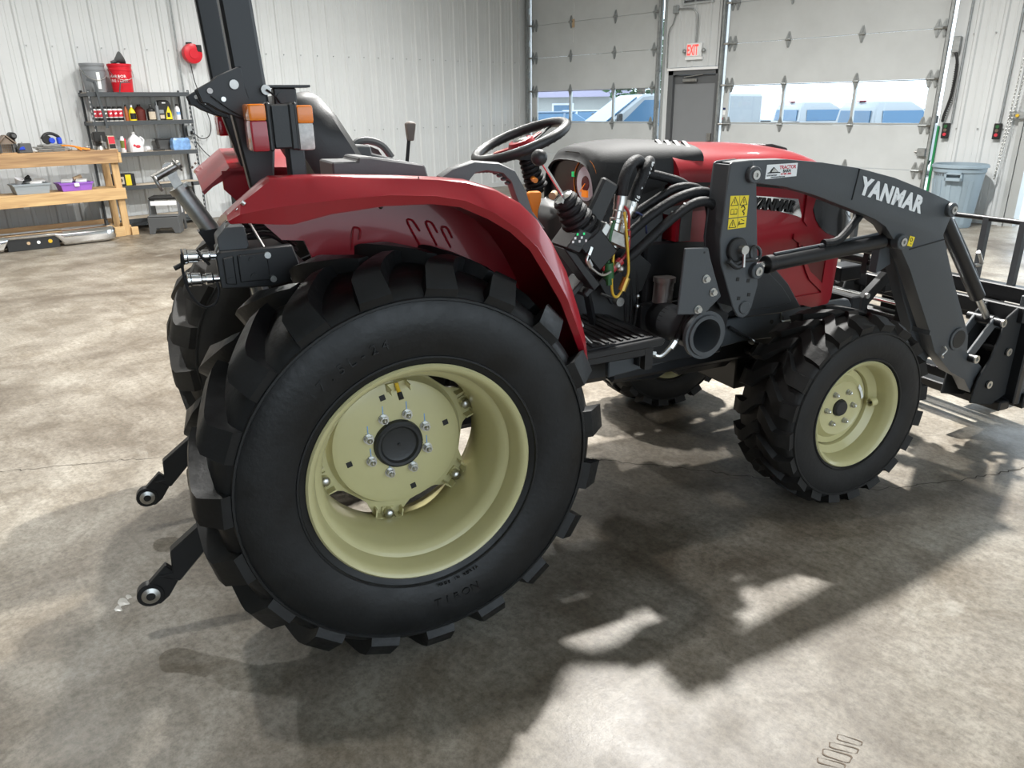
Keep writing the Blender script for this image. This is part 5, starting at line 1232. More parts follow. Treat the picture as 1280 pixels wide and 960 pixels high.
MB().bx(3.24, 3.34, -.63, .63, .535, .60).build('upper_beam', 'steel' if False else 'black', fk, bevel=.005)
MB().bx(3.26, 3.34, -.63, .63, .13, .21).build('lower_beam', 'black', fk, bevel=.005)
for y in (-.56, .56): MB().bx(3.245, 3.30, y - .05, y + .05, .15, .70).build('carriage_upright', 'loader', fk, bevel=.004)
for y in (-.30, .30):
    MB().prism([(3.345, .66), (3.385, .66), (3.385, .13), (4.45, .10), (4.45, .085), (3.40, .07), (3.345, .085)], 'y', y - .055, y + .055).build('fork_tine', 'black', fk, bevel=.004)

# ---- rear hitch
for s in (-1, 1):
    lk = empty('lower_link'); lk.parent = TR
    y = s * .36
    MB().bar((-.60, y, .315), (.02, s * .30, .50), .022, .085).build('bar', 'black', lk, bevel=.004)
    MB().prism([(-.757, .213), (-.714, .215), (-.709, .292), (-.56, .40), (-.50, .36), (-.60, .275), (-.696, .178)], 'y', y - .020, y + .020).build('end_sleeve', 'black', lk, bevel=.004)
    e = MB().prism([(-.80, .118), (-.765, .108), (-.735, .130), (-.69, .195), (-.73, .245), (-.79, .188), (-.822, .165), (-.826, .138)], 'y', y - .014, y + .014).cyl((-.788, y - .017, .150), (-.788, y + .017, .150), .041, n=24).build('end_eye', 'black', lk, bevel=.003)
    MB().lathe([(.028, -.019), (.028, .019), (.014, .023), (.014, -.023)], (-.788, y, .150), (0, 1, 0), 24, False, True).build('ball_joint', 'zinc', e)
    MB().cyl((-.788, y - .0225, .150), (-.788, y + .0225, .150), .0135, n=16).build('ball_bore', 'blackp', e)
    MB().cyl((-.35, s * .34, .40), (-.22, s * .27, .98), .014, n=12).build('lift_rod', 'black', lk)
    MB().bar((-.22, s * .27, 1.0), (-.05, s * .24, 1.06), .03, .05).build('lift_arm', 'black', lk)
tl = empty('top_link'); tl.parent = TR
MB().cyl((-.405, 0, 1.215), (-.492, 0, 1.375), .029, n=20).build('tube', 'galv', tl)
MB().cyl((-.488, 0, 1.368), (-.497, 0, 1.385), .033, n=16).bar((-.492, 0, 1.375), (-.512, 0, 1.432), .020, .030).cyl((-.514, -.016, 1.438), (-.514, .016, 1.438), .022, n=18).build('eye', 'steel', tl)
MB().cyl((-.566, -.03, 1.414), (-.480, -.02, 1.456), .0125, n=14).build('hitch_pin', 'steel', tl)
MB().tube([(-.563, -.04, 1.420), (-.556, -.05, 1.402), (-.545, -.045, 1.378)], .006, 8).build('lynch_pin', 'steel', tl)
MB().ring((-.490, -.02, 1.452), (.6, 0, .4), .019, .004, 20, 6).build('pin_ring', 'steel', tl)
MB().bar((-.49, 0, 1.385), (-.455, -.05, 1.395), .008, .012).build('handle', 'chrome', tl)
MB().prism([(-.44, 1.20), (-.46, 1.24), (-.38, 1.25), (-.34, 1.13), (-.40, 1.12)], 'y', -.03, .03).build('bracket', 'black', tl)
rv = empty('remote_valve'); rv.parent = TR
MB().prism([(-.440, 1.125), (-.442, 1.225), (-.425, 1.234), (-.225, 1.236), (-.196, 1.13), (-.30, 1.118)], 'y', -.415, -.385).build('cover_plate', 'black', rv, bevel=.004)
MB().prism([(-.430, 1.232), (-.430, 1.270), (-.402, 1.300), (-.352, 1.300), (-.345, 1.240), (-.36, 1.225)], 'y', -.40, -.30).build('bracket', 'loader', rv, bevel=.003)
MB().bx(-.43, -.24, -.385, -.22, 1.12, 1.23).build('valve_body', 'black', rv, bevel=.006)
MB().prism([(-.425, 1.14), (-.425, 1.215), (-.395, 1.22), (-.395, 1.135)], 'y', -.424, -.415).prism([(-.385, 1.14), (-.385, 1.22), (-.30, 1.222), (-.30, 1.14)], 'y', -.421, -.415).build('valve_cap', 'black', rv, bevel=.003)
for x, z, m in ((-.300, 1.213, 'zinc'), (-.292, 1.142, 'zinc'), (-.232, 1.138, 'zinc'), (-.410, 1.205, 'black'), (-.410, 1.150, 'black'), (-.37, 1.212, 'black'), (-.345, 1.205, 'black'), (-.345, 1.155, 'black')):
    MB().cyl((x, -.415, z), (x, -.427, z), .0095, n=10).build('bolt', m, rv)
for z in (1.222, 1.155):
    MB().lathe([(.013, 0), (.013, .015), (.0175, .02), (.0175, .035), (.014, .038), (.014, .045), (.019, .05), (.019, .075), (.022, .078), (.022, .085)], (-.44, -.40, z), (-1, 0, .05), 18).build('coupler', 'chrome', rv)
    MB().cyl((-.526, -.40, z + .004), (-.531, -.40, z + .004), .023, n=18).build('dust_cap', 'rubber', rv)
MB().tube([(-.53, -.41, 1.235), (-.534, -.415, 1.19), (-.528, -.42, 1.13), (-.50, -.425, 1.085), (-.465, -.42, 1.085), (-.447, -.41, 1.12), (-.452, -.405, 1.16)], .004, 8).tube([(-.488, -.42, 1.245), (-.478, -.424, 1.222), (-.462, -.41, 1.20)], .004, 8).build('cap_strap', 'rubber', rv)
MB().cyl((-.53, -.40, 1.205), (-.555, -.40, 1.195), .007, n=8).build('dust_cap', 'blackp', rv)
MB().tube([(-.340, -.37, 1.32), (-.305, -.405, 1.235)], .004, 8, 1).tube([(-.445, -.395, 1.222), (-.40, -.39, 1.30), (-.37, -.38, 1.335)], .0035, 6, 1).build('control_cable', 'zinc', rv)
MB().cyl((-.345, -.36, 1.11), (-.335, -.36, 1.035), .010, n=10).build('drain_tube', 'zinc', rv)
MB().tube([(-.315, -.34, 1.12), (-.30, -.35, 1.07), (-.27, -.35, 1.03), (-.23, -.34, 1.05)], .010, 8).build('return_hose', 'milk', rv)
for k in range(3): MB().tube([(-.34, -.30, 1.29 - .02 * k), (-.27, -.31, 1.295 - .02 * k), (-.20, -.33, 1.24 - .02 * k)], .009, 8).build('hose', 'rubber', rv)
# ------------------------------------------------------------------ steel rack on the left wall
rk = empty('storage_rack', (-11.75, 3.28, 0), 0, 'dark grey five-shelf steel rack standing against the ribbed left wall', 'shelving')
RW, RD = 1.33, .36       # width along y, depth towards the wall
def post_mesh():
    b = MB(); b.bx(-.018, .018, -.003, .0, 0, 1.89); b.bx(-.018, -.015, 0, .03, 0, 1.89)
    return b.mesh('post', 'shelf_grey', flat=True)
PMESH = post_mesh()
for x in (0, -RD):
    for y in (0, RW):
        p_ = inst(PMESH, 'post', rk, (x, y, 0))
        b = MB()
        for k in range(30): b.bx(-.006, .006, -.0045, -.003, .10 + .06 * k, .13 + .06 * k); b.bx(-.0195, -.018, .008, .018, .10 + .06 * k, .13 + .06 * k); b.bx(.018, .0195, -.003, 0, .1 + .06 * k, .13 + .06 * k)
        if x == 0: tag(b.build('slot', 'white', p_, flat=True), kind='stuff')
SHZ = [1.86, 1.485, 1.065, .61, .15]
for i, z in enumerate(SHZ):
    sh = MB().bx(.0, .02, -.02, RW + .02, z - .055, z).bx(-RD - .02, -RD, -.02, RW + .02, z - .055, z).bx(-RD, 0, -.02, 0, z - .05, z - .01).bx(-RD, 0, RW, RW + .02, z - .05, z - .01).build('shelf_beam', 'shelf_grey', rk, flat=True)
    MB().bx(-RD, .0, 0.0, RW, z - .012, z).build('shelf_board', 'board', sh)
RX0 = -11.75
def on(y, lvl, dx=-.10): return (RX0 + dx, y, SHZ[lvl] + .001)
def lathe_thing(name, prof, m, loc, label, cat, group=None, n=20, root=True):
    t = empty(name, loc, 0, label, cat, group)
    MB().lathe(prof, (0, 0, 0), (0, 0, 1), n).build('body', m, t); return t
def bucket(y, m, label, words):
    t = empty('bucket', on(y, 0, -.17), 0, label, 'bucket')
    MB().lathe([(.128, 0), (.130, .01), (.146, .27), (.151, .275), (.152, .30), (.148, .305), (.150, .33), (.156, .335), (.157, .365), (.150, .365), (.14, .28), (.12, .02), (.01, .02)], (0, 0, 0), (0, 0, 1), 32).build('pail', m, t)
    MB().tube([(0, -.152, .30), (.12, -.12, .20), (.155, 0, .15), (.12, .12, .20), (0, .152, .30)], .004, 8).build('bail_handle', 'zinc', t)
    return t
bucket(3.44, 'bucket_grey', 'grey plastic bucket on top of the steel rack', None)
br = bucket(3.79, 'bucket_red', 'red plastic bucket with white lettering on top of the rack', None)
def wrap_text(body, r, z, sz, par, m='white', a0=0.0, name='lettering', bold=.0006):
    n = len(body); st = sz * .74 / r
    for i, chx in enumerate(body):
        a = a0 + st * (i - (n - 1) / 2)
        if chx != ' ': text(chx, name, m, RZ(a) @ T(r, 0, z) @ RZ(PI / 2) @ RX(PI / 2), sz, par, bold=bold, ext=.0004, align='CENTER')
wrap_text('HARBOR', .1445, .185, .052, br, a0=-.62); wrap_text('FREIGHT', .1420, .130, .052, br, a0=-.62)
gb = [o for o in COL.objects if o.get('label', '').startswith('grey plastic bucket')][0]
MB().loft([[(.1405 * math.cos(a), .1405 * math.sin(a), .04), (.1465 * math.cos(a), .1465 * math.sin(a), .25)] for a in (-.05, .06, .16, .26)], False, False).build('label_strip', 'white', gb, fix=False)
fn = empty('funnel', (RX0 - .17, 3.80, SHZ[0] + .365), 0, 'dark grey funnel lying across the red bucket', 'funnel')
b = MB().lathe([(.012, 0), (.016, .05), (.075, .12), (.08, .13), (.074, .13), (.012, .055)], (0, .09, .08), (0, -.75, -.25), 20, False, False)
b.v = [(x, y - .02, z + .0) for x, y, z in b.v]
MB().lathe([(.012, 0), (.016, .06), (.085, .15), (.09, .165), (.084, .165), (.014, .07)], (0, -.11, .022), (0, .8, .30), 22, False, False).build('cone', 'grey_plastic', fn)
MB().cyl((0, -.10, .012), (0, -.02, .035), .02, n=10).build('spout', 'plastic', fn)
# hooked bar clamped to the rack
hb = empty('hooked_bar', (RX0 + .045, 3.37, 0), 0, 'flat dark bar with a hooked top leaning on the rack front', 'bar')
MB().bar((0, 0, 1.98), (0, .06, 1.40), .034, .012, up=(1, 0, 0)).build('bar', 'shelf_grey', hb)
MB().bar((0, -.09, 2.02), (0, .005, 1.985), .034, .012, up=(1, 0, 0)).build('hook', 'shelf_grey', hb)
MB().bar((0, .33, 1.98), (0, .46, 1.99), .014, .012, up=(1, 0, 0)).bar((0, .33, 1.98), (0, .30, 1.86), .014, .012, up=(1, 0, 0)).build('hook', 'shelf_grey', hb)

# aerosol cans on the second shelf
CANP = [(.030, 0), (.032, .004), (.032, .145), (.027, .158), (.022, .160), (.022, .185), (.010, .188)]
def spray(y, dx, lab, red=True, group='aerosol cans on the second shelf'):
    t = empty('spray_can', on(y, 1, dx), 0, lab, 'spray can', group)
    MB().lathe([(.030, 0), (.032, .004), (.032, .145), (.026, .160)], (0, 0, 0), (0, 0, 1), 18).build('can', 'white', t)
    MB().lathe([(.0325, .055), (.0325, .140)], (0, 0, 0), (0, 0, 1), 18, False).build('label_wrap', 'redp' if red else 'dirtmark', t)
    MB().lathe([(.0325, .008), (.0325, .045)], (0, 0, 0), (0, 0, 1), 18, False).build('label_wrap', 'blackp', t)
    MB().lathe([(.026, .158), (.023, .160), (.023, .188), (.01, .190)], (0, 0, 0), (0, 0, 1), 16).build('cap', 'blackp', t)
    MB().obox((.0315, 0, .10), (.003, .03, .02), RX(.4).to_3x3()).build('logo_patch', 'white', t)
names = ['first', 'second', 'third', 'fourth', 'fifth', 'sixth', 'seventh']
for k, (y, dx) in enumerate(((3.33, -.09), (3.40, -.09), (3.47, -.09), (3.535, -.09), (3.60, -.09), (3.665, -.09), (3.695, -.155))):
    spray(y, dx, ('red and white aerosol can, %s from left in the row of aerosols' % names[k]) if k != 6 else 'red and white aerosol can tucked behind the sixth aerosol', k != 2)
def bottle(name, y, dx, prof, m, label, cat='bottle', cap=None, lab=None, n=16, lvl=1, sy=1.0):
    t = empty(name, on(y, lvl, dx), 0, label, cat)
    b = MB().lathe(prof, (0, 0, 0), (0, 0, 1), n); b.v = [(x, yy * sy, z) for x, yy, z in b.v]; b.build('body', m, t)
    r0 = prof[-1][0]; h = prof[-1][1]
    if cap: MB().cyl((0, 0, h - .001), (0, 0, h + .025), r0 * 1.15, n=14).build('cap', cap, t)
    if lab:
        mm, z0, z1, rr = lab
        MB().loft([[(rr * math.cos(a), rr * sy * math.sin(a), z0), (rr * math.cos(a), rr * sy * math.sin(a), z1)] for a in (-.9, -.6, -.3, 0, .3, .6, .9)], False, False).build('paper_label', mm, t, fix=False)
    return t
bottle('oil_bottle', 3.745, -.08, [(.024, 0), (.024, .14), (.012, .165), (.010, .19)], mat('rust_bottle', (.32, .09, .025), .5), 'slim rust-brown bottle next to the aerosols', cap='blackp')
bottle('oil_bottle', 3.825, -.09, [(.052, 0), (.055, .02), (.055, .09), (.038, .14), (.016, .165), (.014, .18)], 'yel_plastic', 'yellow and black bottle with white cap beside the slim brown one', cap='white', lab=('blackp', .02, .10, .0565), sy=.9)
bottle('dark_jug', 3.955, -.17, [(.075, 0), (.078, .02), (.078, .13), (.04, .175), (.02, .19)], 'dark_red', 'round dark maroon jug at the back of the second shelf', cap='blackp')
bottle('dark_bottle', 4.085, -.09, [(.060, 0), (.062, .02), (.062, .12), (.05, .15), (.018, .17), (.015, .19)], 'blackp', 'black bottle with cream and red label mid shelf', cap='grey_plastic', lab=('board', .012, .115, .0635), sy=.95)
bottle('caulk_tube', 4.158, -.04, [(.022, 0), (.022, .19), (.008, .20), (.005, .26)], 'bucket_grey', 'slim grey sealant tube left of the big black jug', 'tube')
tj_ = empty('oil_jug', on(4.27, 1, -.10), 0, 'big black jug with a yellow front panel on second shelf', 'jug')
MB().loft([[(-.06, -.095 * s, z), (.05, -.095 * s, z), (.05, .10 * s2, z), (-.06, .10 * s2, z)] for z, s, s2 in ((0, 1, 1), (.20, 1, .95), (.25, .95, .75), (.27, .7, .5))]).build('body', 'blackp', tj_, bevel=.012)
MB().prism([(.0, .01), (.09, .01), (.085, .10), (.05, .19), (.012, .10)], 'x', .050, .056).build('yellow_panel', 'yel_plastic', tj_)
MB().prism([(.020, .04), (.060, .04), (.060, .10), (.020, .10)], 'x', .056, .058).build('label_mark', 'blackp', tj_)
MB().prism([(-.08, .02), (-.02, .02), (-.02, .07), (-.08, .07)], 'x', .050, .053).build('paper_label', 'board', tj_)
MB().prism([(-.085, .09), (-.02, .09), (-.02, .14), (-.085, .14)], 'x', .050, .053).build('paper_label', 'bucket_grey', tj_)
MB().bx(.045, .053, -.03, .02, .225, .24).build('label_mark', 'white', tj_)
wbt = bottle('white_bottle', 4.455, -.08, [(.042, 0), (.044, .01), (.044, .15), (.03, .175), (.016, .18), (.016, .19)], 'milk', 'white bottle with dark cap at the right end of the shelf', cap='blackp', lab=('sky_blue', .07, .11, .0452), sy=.8)
# third shelf
t = empty('spray_can', on(3.625, 2, -.08), 0, 'white and red aerosol can on the third shelf beside the milk jug', 'spray can')
MB().lathe([(.030, 0), (.032, .004), (.032, .17), (.024, .19), (.02, .215), (.01, .218)], (0, 0, 0), (0, 0, 1), 18).build('can', 'milk', t)
MB().lathe([(.0326, .06), (.0326, .16)], (0, 0, 0), (0, 0, 1), 18, False).build('label_wrap', mat('olive_label', (.16, .18, .04), .5), t)
MB().obox((.02, .022, .11), (.02, .02, .15), RX(-.1).to_3x3()).build('red_stripe', 'redp', t)
t = empty('milk_jug', on(3.79, 2, -.10), 0, 'translucent white milk jug with red print on the third shelf', 'jug')
MB().loft([[(x * s, y * s, z) for x, y in ((.07, -.09), (.09, -.07), (.09, .07), (.07, .09), (-.07, .09), (-.09, .07), (-.09, -.07), (-.07, -.09))] for z, s in ((0, .95), (.015, 1.02), (.13, 1.0), (.18, .80), (.215, .42), (.23, .24), (.25, .24))]).build('body', 'milk', t, ang=.7)
MB().cyl((0, 0, .25), (0, 0, .27), .024, n=14).build('cap', 'white', t)
MB().tube([(.03, .07, .20), (.03, .115, .16), (.03, .10, .09)], .014, 8).build('handle', 'milk', t)
MB().ball((.093, .01, .075), .036, 10, (.08, 1, .6)).ball((.093, -.035, .09), .018, 8, (.08, 1, 1)).build('print', 'redp', t)
tag(MB().cyl((RX0 - .06, 3.91, SHZ[2] + .036), (RX0 - .10, 3.97, SHZ[2] + .036), .034, n=18).build('tape_roll', 'milk'), 'small white tape roll right of the milk jug', 'tape')
tag(MB().cyl((RX0 - .07, 4.02, SHZ[2] + .016), (RX0 - .07, 4.18, SHZ[2] + .016), .014, n=10).build('short_rod', 'blackp'), 'short black rod lying on the third shelf', 'rod')
t = empty('plastic_bin', on(4.32, 2, -.27), 0, 'dark grey bin behind the blue wrapped bundle', 'bin')
MB().loft([[(-.06, -.17 * s, z), (.06, -.17 * s, z), (.06, .20 * s, z), (-.06, .20 * s, z)] for z, s in ((0, .9), (.15, 1.0))]).build('tub', 'grey_plastic', t, bevel=.01)
MB().bx(-.07, .07, -.18, .21, .15, .165).build('lid', 'grey_plastic', t, bevel=.006)
tb = tag(MB().loft([[(RX0 - .09 + x * s, 4.42 + y * s, SHZ[2] + .002 + z) for x, y in ((.06, -.12), (.075, -.06), (.07, .02), (.075, .09), (.06, .13), (-.06, .13), (-.07, 0), (-.06, -.12))] for z, s in ((0, .95), (.04, 1.05), (.08, .98), (.13, 1.0), (.165, .85))]).build('wrapped_towels', 'sky_blue', ang=.4), 'blue plastic-wrapped bundle on the third shelf', 'towels')
t = empty('battery_box', on(3.555, 3, -.11), 0, 'black and yellow carton on the fourth shelf', 'box')
MB().bx(-.09, .09, -.14, .13, 0, .165).build('carton', 'blackp', t, bevel=.003)
MB().bx(.09, .0915, .0, .075, .01, .155).build('yellow_panel', 'yel_plastic', t)
MB().bx(.09, .0915, -.12, -.02, .03, .13).build('label_patch', 'board', t)
MB().cyl((.0905, -.07, .08), (.0925, -.07, .08), .03, n=14).build('label_mark', 'blackp', t)

# ------------------------------------------------------------------ workbench
wbk = empty('workbench', (-11.25, 0, 0), 0, 'rough wooden workbench with lower shelf along the left wall', 'workbench')
BY0, BY1 = .30, 3.345
for k in range(3): MB().bx(-.45 + .150 * k, -.45 + .150 * (k + 1) - .004, BY0, BY1 + .03, 1.10, 1.138).build('top_plank', 'oldwood', wbk, bevel=.003)
MB().bx(.0, .038, BY0, BY1, .967, 1.135).build('top_apron', 'oldwood', wbk, bevel=.003)
MB().bx(-.05, .045, BY1, BY1 + .038, .967, 1.10).build('end_block', 'pine', wbk, bevel=.003)
for k in range(3): MB().bx(-.45 + .15 * k, -.45 + .15 * (k + 1) - .004, BY0, BY1 + .01, .612, .639).build('shelf_plank', 'pine', wbk, bevel=.003)
MB().bx(.0, .038, BY0, BY1 + .02, .492, .639).build('shelf_apron', 'pine', wbk, bevel=.003)
for y in (BY1 - .09, BY0 + .1):
    MB().bx(-.045, -.003, y, y + .088, 0, 1.10).build('leg', 'pine_v', wbk, bevel=.003)
    MB().bx(-.45, -.41, y, y + .088, 0, 1.10).build('leg', 'pine_v', wbk, bevel=.003)
MB().bx(-.003, .036, BY1 - .40, BY1 - .09, .0, .13).build('base_board', 'pine', wbk, bevel=.003)
MB().bx(-.41, -.05, BY1 - .005, BY1 + .03, .02, .13).build('base_board', 'pine', wbk, bevel=.003)
MB().bx(-.45, -.41, BY0, BY1 - .1, .08, .20).build('base_board', 'oldwood', wbk, bevel=.003)
MB().bx(-.003, .036, BY1 + .0, BY1 + .09, .0, .11).build('foot_block', 'pine', wbk, bevel=.003)
BX = -11.25
TOP = 1.138
# things on the bench
t = empty('birdhouse', (BX - .10, 2.120, TOP), .05, 'small weathered wooden birdhouse with wire front on bench', 'birdhouse')
MB().bx(-.07, .07, -.085, .085, 0, .012).build('base', 'oldwood', t)
MB().bx(-.06, .05, -.078, -.066, .012, .12).bx(-.06, .05, .066, .078, .012, .12).build('side', 'grey_plastic', t)
MB().prism([(-.078, .012), (.078, .012), (.078, .12), (0, .20), (-.078, .12)], 'x', -.065, -.055).build('back', 'oldwood', t)
MB().prism([(-.078, .115), (.078, .115), (0, .20)], 'x', .048, .056).build('gable', mat('weathered_board', (.24, .19, .15), .8, var=.3), t)
for s in (-1, 1): MB().obox((0, s * .052, .168), (.15, .135, .012), RX(-s * .80).to_3x3()).build('roof', bpy.data.materials['weathered_board'], t)
b = MB()
for k in range(7): b.bx(.055, .058, -.062 + .02 * k, -.059 + .02 * k, .015, .115)
for k in range(5): b.bx(.055, .058, -.065, .065, .02 + .022 * k, .022 + .022 * k)
b.build('wire_mesh', 'steel', t)
t = empty('cordless_drill', (BX - .28, 2.250, TOP), 0, 'dark cordless drill standing behind the birdhouse', 'drill')
MB().bx(-.04, .04, -.05, .05, 0, .05).build('battery', 'blackp', t, bevel=.008)
MB().bar((0, 0, .05), (0, -.01, .17), .05, .045).build('grip', 'grey_plastic', t, bevel=.01)
MB().cyl((-.09, -.01, .205), (.08, -.01, .205), .042, n=18).build('motor', 'blackp', t, bevel=.008)
MB().cyl((.08, -.01, .205), (.13, -.01, .205), .022, n=14).build('chuck', 'grey_plastic', t)
t = empty('battery_charger', (BX - .12, 2.310, TOP), 0, 'black and blue charger right of the birdhouse', 'charger')
MB().prism([(-.075, 0), (.08, 0), (.075, .115), (-.05, .115)], 'x', -.06, .06).build('case', 'grey_plastic', t, bevel=.008)
MB().prism([(-.07, .04), (.0, .04), (-.01, .08), (-.05, .07)], 'x', .06, .075).build('badge', 'blue', t, bevel=.004)
for k, (z, w_, dx, dy) in enumerate(((0, .30, .0, 0), (.022, .34, .02, .02), (.044, .32, -.01, -.01), (.064, .27, .01, .02))):
    tag(MB().obox((BX - .17 + dx, 2.610 + dy, TOP + z + .0105), (.20, w_, .020), RZ(.08 * (k - 1.5)).to_3x3()).build('flat_bar', 'steel', bevel=.003), 'grey metal slab under the saw, %s in the stack' % ('bottom', 'second up', 'third up', 'topmost')[k], 'metal slab', 'slabs under the saw')
t = empty('circular_saw', (BX - .17, 2.640, TOP + .0845), .1, 'black and blue circular saw resting on grey slabs', 'saw')
MB().bx(-.07, .07, -.12, .13, 0, .006).build('shoe', 'steel', t)
MB().cyl((.0, -.05, .062), (.03, -.05, .062), .056, n=28).build('blade_guard', 'blackp', t, bevel=.006)
MB().tube([(-.01, -.10, .07), (-.01, -.05, .125), (-.01, .02, .135), (-.01, .09, .10), (-.01, .115, .05)], .020, 10).build('handle', 'blackp', t)
MB().cyl((-.07, .0, .05), (.05, .0, .05), .036, n=18).build('motor', 'blue', t, bevel=.006)
MB().loft([[(.02 + a, .085 + b_, z) for a, b_ in ((-.03, -.02), (.03, -.02), (.03, .03), (-.03, .03))] for z in (.006, .085)]).build('battery', 'blue', t, bevel=.008)
t = empty('work_glove', (BX - .03, 2.880, TOP), -.15, 'orange rubber glove draped over the bench front edge', 'glove')
b = MB().loft([[(x - w_, y, z - .008), (x + w_, y, z - .008), (x + w_, y, z + .012), (x - w_, y, z + .012)] for x, y, z, w_ in ((-.02, -.16, .07, .012), (-.02, -.08, .066, .022), (.0, -.02, .055, .045), (.02, .05, .035, .05))])
b.build('palm', 'orange', t, bevel=.005)
for k, (dy, ln) in enumerate(((.02, .07), (.05, .10), (.075, .11), (.095, .09))):
    MB().tube([(.02 - .022 * k + .03, .045, .032), (.03 - .02 * k + .03, .045 + ln * .5, .025), (.035 - .02 * k + .03, .045 + ln, .014)], .011, 8).build('finger', 'orange', t)
MB().tube([(.04, -.01, .05), (.066, .02, .03), (.075, .05, .012)], .011, 8).build('thumb', 'orange', t)
t = empty('bench_vise', (BX - .14, 3.190, TOP), 0, 'dark cast bench vise bolted near the bench end', 'vise')
MB().cyl((0, 0, 0), (0, 0, .05), .075, .06, n=20).build('base', 'steel', t)
MB().bx(-.10, .03, -.05, .05, .05, .12).bx(-.02, .02, -.075, .075, .12, .21).build('body', 'grey_plastic', t, bevel=.008)
MB().bx(.06, .10, -.075, .075, .10, .225).bx(.02, .10, -.03, .03, .07, .12).build('front_jaw', 'blackp', t, bevel=.008)
MB().cyl((.10, 0, .10), (.17, 0, .10), .016, n=12).build('screw', 'steel', t)
MB().cyl((.16, 0, .02), (.16, 0, .18), .007, n=10).build('handle', 'steel', t)
t = empty('small_carton', (BX - .10, 3.340, TOP), 0, 'small red and dark carton on the bench corner', 'box')
MB().bx(-.05, .05, -.055, .03, 0, .17).build('carton', 'board', t)
MB().bx(.05, .052, -.05, .028, .07, .16).build('red_label', 'redp', t)
MB().bx(.05, .052, -.05, .028, .01, .065).build('dark_label', 'blackp', t)
for k, (y, dx, r, l) in enumerate(((2.94, -.22, .022, .10), (3.00, -.10, .018, .06), (3.07, -.28, .026, .05), (2.415, -.06, .014, .04), (2.82, -.20, .016, .05))):
    lab = ('steel fitting lying left of the vise behind the glove', 'small steel fitting lying between glove and vise', 'round steel cap lying closest to the vise', 'small dark fitting between charger and saw', 'steel fitting lying just right of the saw')[k]
    tag(MB().lathe([(r, 0), (r, l * .4), (r * .7, l * .45), (r * .7, l * .9), (r * .9, l)], (BX + dx, y, TOP + r), (.3, 1, 0), 14).build('pipe_fitting', 'steel'), lab, 'fitting', 'loose fittings on the bench')
def tote(y0, y1, m, label, h):
    yc = (y0 + y1) / 2; hl = (y1 - y0) / 2
    t = empty('storage_tote', (BX - .15, yc,   .6395), 0, label, 'tote')
    b = MB(); R_ = lambda s, z, i: [(x * s, y * s, z) for x, y in ((.13 - i, -hl + i), (.13 - i, hl - i), (-.15 + i, hl - i), (-.15 + i, -hl + i))]
    b.loft([R_(.88, 0, 0), R_(1.0, h, 0), R_(1.0, h, .006), R_(.88, .01, .008)]).build('tub', m, t, bevel=.004)
    MB().loft([R_(1.03, h - .02, 0), R_(1.05, h, 0), R_(.99, h + .002, 0), R_(.99, h - .02, 0), R_(1.03, h - .02, 0)], True, False).build('rim', m, t)
    return t
tg = tote(2.08, 2.49, 'tote_grey', 'grey tote heaped with parts on the lower bench shelf', .125)
tp = tote(2.60, 2.99, 'purple', 'purple tote with latch on the lower bench shelf', .105)
MB().bx(.128, .142, -.03, .03, .055, .10).build('latch', 'white', tp, bevel=.006)
def junk(y, dx, z, kind, label, group):
    c = Vector((BX - .15 + dx, y,   .6395 + z))
    if kind == 0: o = MB().lathe([(.03, 0), (.05, .07), (.055, .075), (.048, .075), (.028, .008)], c + Vector((0, 0, -.02)), (.4, .3, 1), 16).build('plastic_cup', 'milk')
    elif kind == 1: o = MB().obox(c, (.10, .11, .04), (RZ(.3) @ RX(.12)).to_3x3()).cyl(c + Vector((.02, 0, .02)), c + Vector((.02, .05, .05)), .02, n=10).build('black_part', 'blackp', bevel=.005)
    elif kind == 2: o = MB().obox(c, (.09, .13, .03), (RZ(-.4) @ RY(.2)).to_3x3()).build('white_block', 'white', bevel=.006)
    else: o = MB().cyl(c, c + Vector((.0, .10, .03)), .025, n=12).build('cable_coil', 'tan')
    tag(o, label, 'part', group)
junk(2.15, .06, .15, 0, 'white cup tipped in the grey tote', 'loose parts in the grey tote')
junk(2.26, -.05, .165, 1, 'flat black part on top of the grey tote heap', 'loose parts in the grey tote')
junk(2.35, .06, .135, 2, 'white block at the front right in the grey tote', 'loose parts in the grey tote')
junk(2.42, -.07, .15, 2, 'white block at the right rear of the grey tote', 'loose parts in the grey tote')
junk(2.71, .02, .125, 2, 'white block at the left in the purple tote', 'loose parts in the purple tote')
junk(2.81, -.04, .14, 3, 'tan roll on top in the purple tote', 'loose parts in the purple tote')
junk(2.88, .04, .12, 2, 'white block at the right in the purple tote', 'loose parts in the purple tote')

# chrome bumper on the floor
t = empty('chrome_bumper', (-10.98, 2.08, 0), -.03, 'chrome truck rear bumper lying in front of the bench', 'bumper')
def bump_ring(y, zlo, dx=0): return [(dx + .02, y, zlo), (dx + .05, y, zlo + .03), (dx + .05, y, max(.15, zlo + .036)), (dx - .02, y, .200), (dx - .17, y, .205), (dx - .17, y, .195), (dx - .02, y, .190), (dx + .035, y, max(.145, zlo + .034)), (dx + .035, y, zlo + .03)]
MB().loft([bump_ring(y, zl, dx) for y, zl, dx in ((-.95, .02, -.10), (-.80, .01, -.02), (-.32, .01, 0), (-.24, .135, 0), (.26, .135, 0), (.36, .01, 0), (.85, .01, 0), (.95, .02, -.02), (1.0, .04, -.10))]).build('face_bar', 'chrome', t, bevel=.003, ang=.7)
MB().bx(-.02, .030, -.27, .30, .0, .150).build('plate_recess', 'plastic', t, bevel=.004)
for y, r, m in ((-.04, .020, 'tan'), (.07, .020, 'white'), (.20, .024, 'yelw')): MB().cyl((.030, y, .085), (.0325, y, .085), r, n=14).build('lamp_hole', m, t)
MB().prism([(-.20, .02), (-.02, .02), (-.06, .26), (-.12, .28)], 'y', .90, .93).build('end_bracket', 'blackp', t)
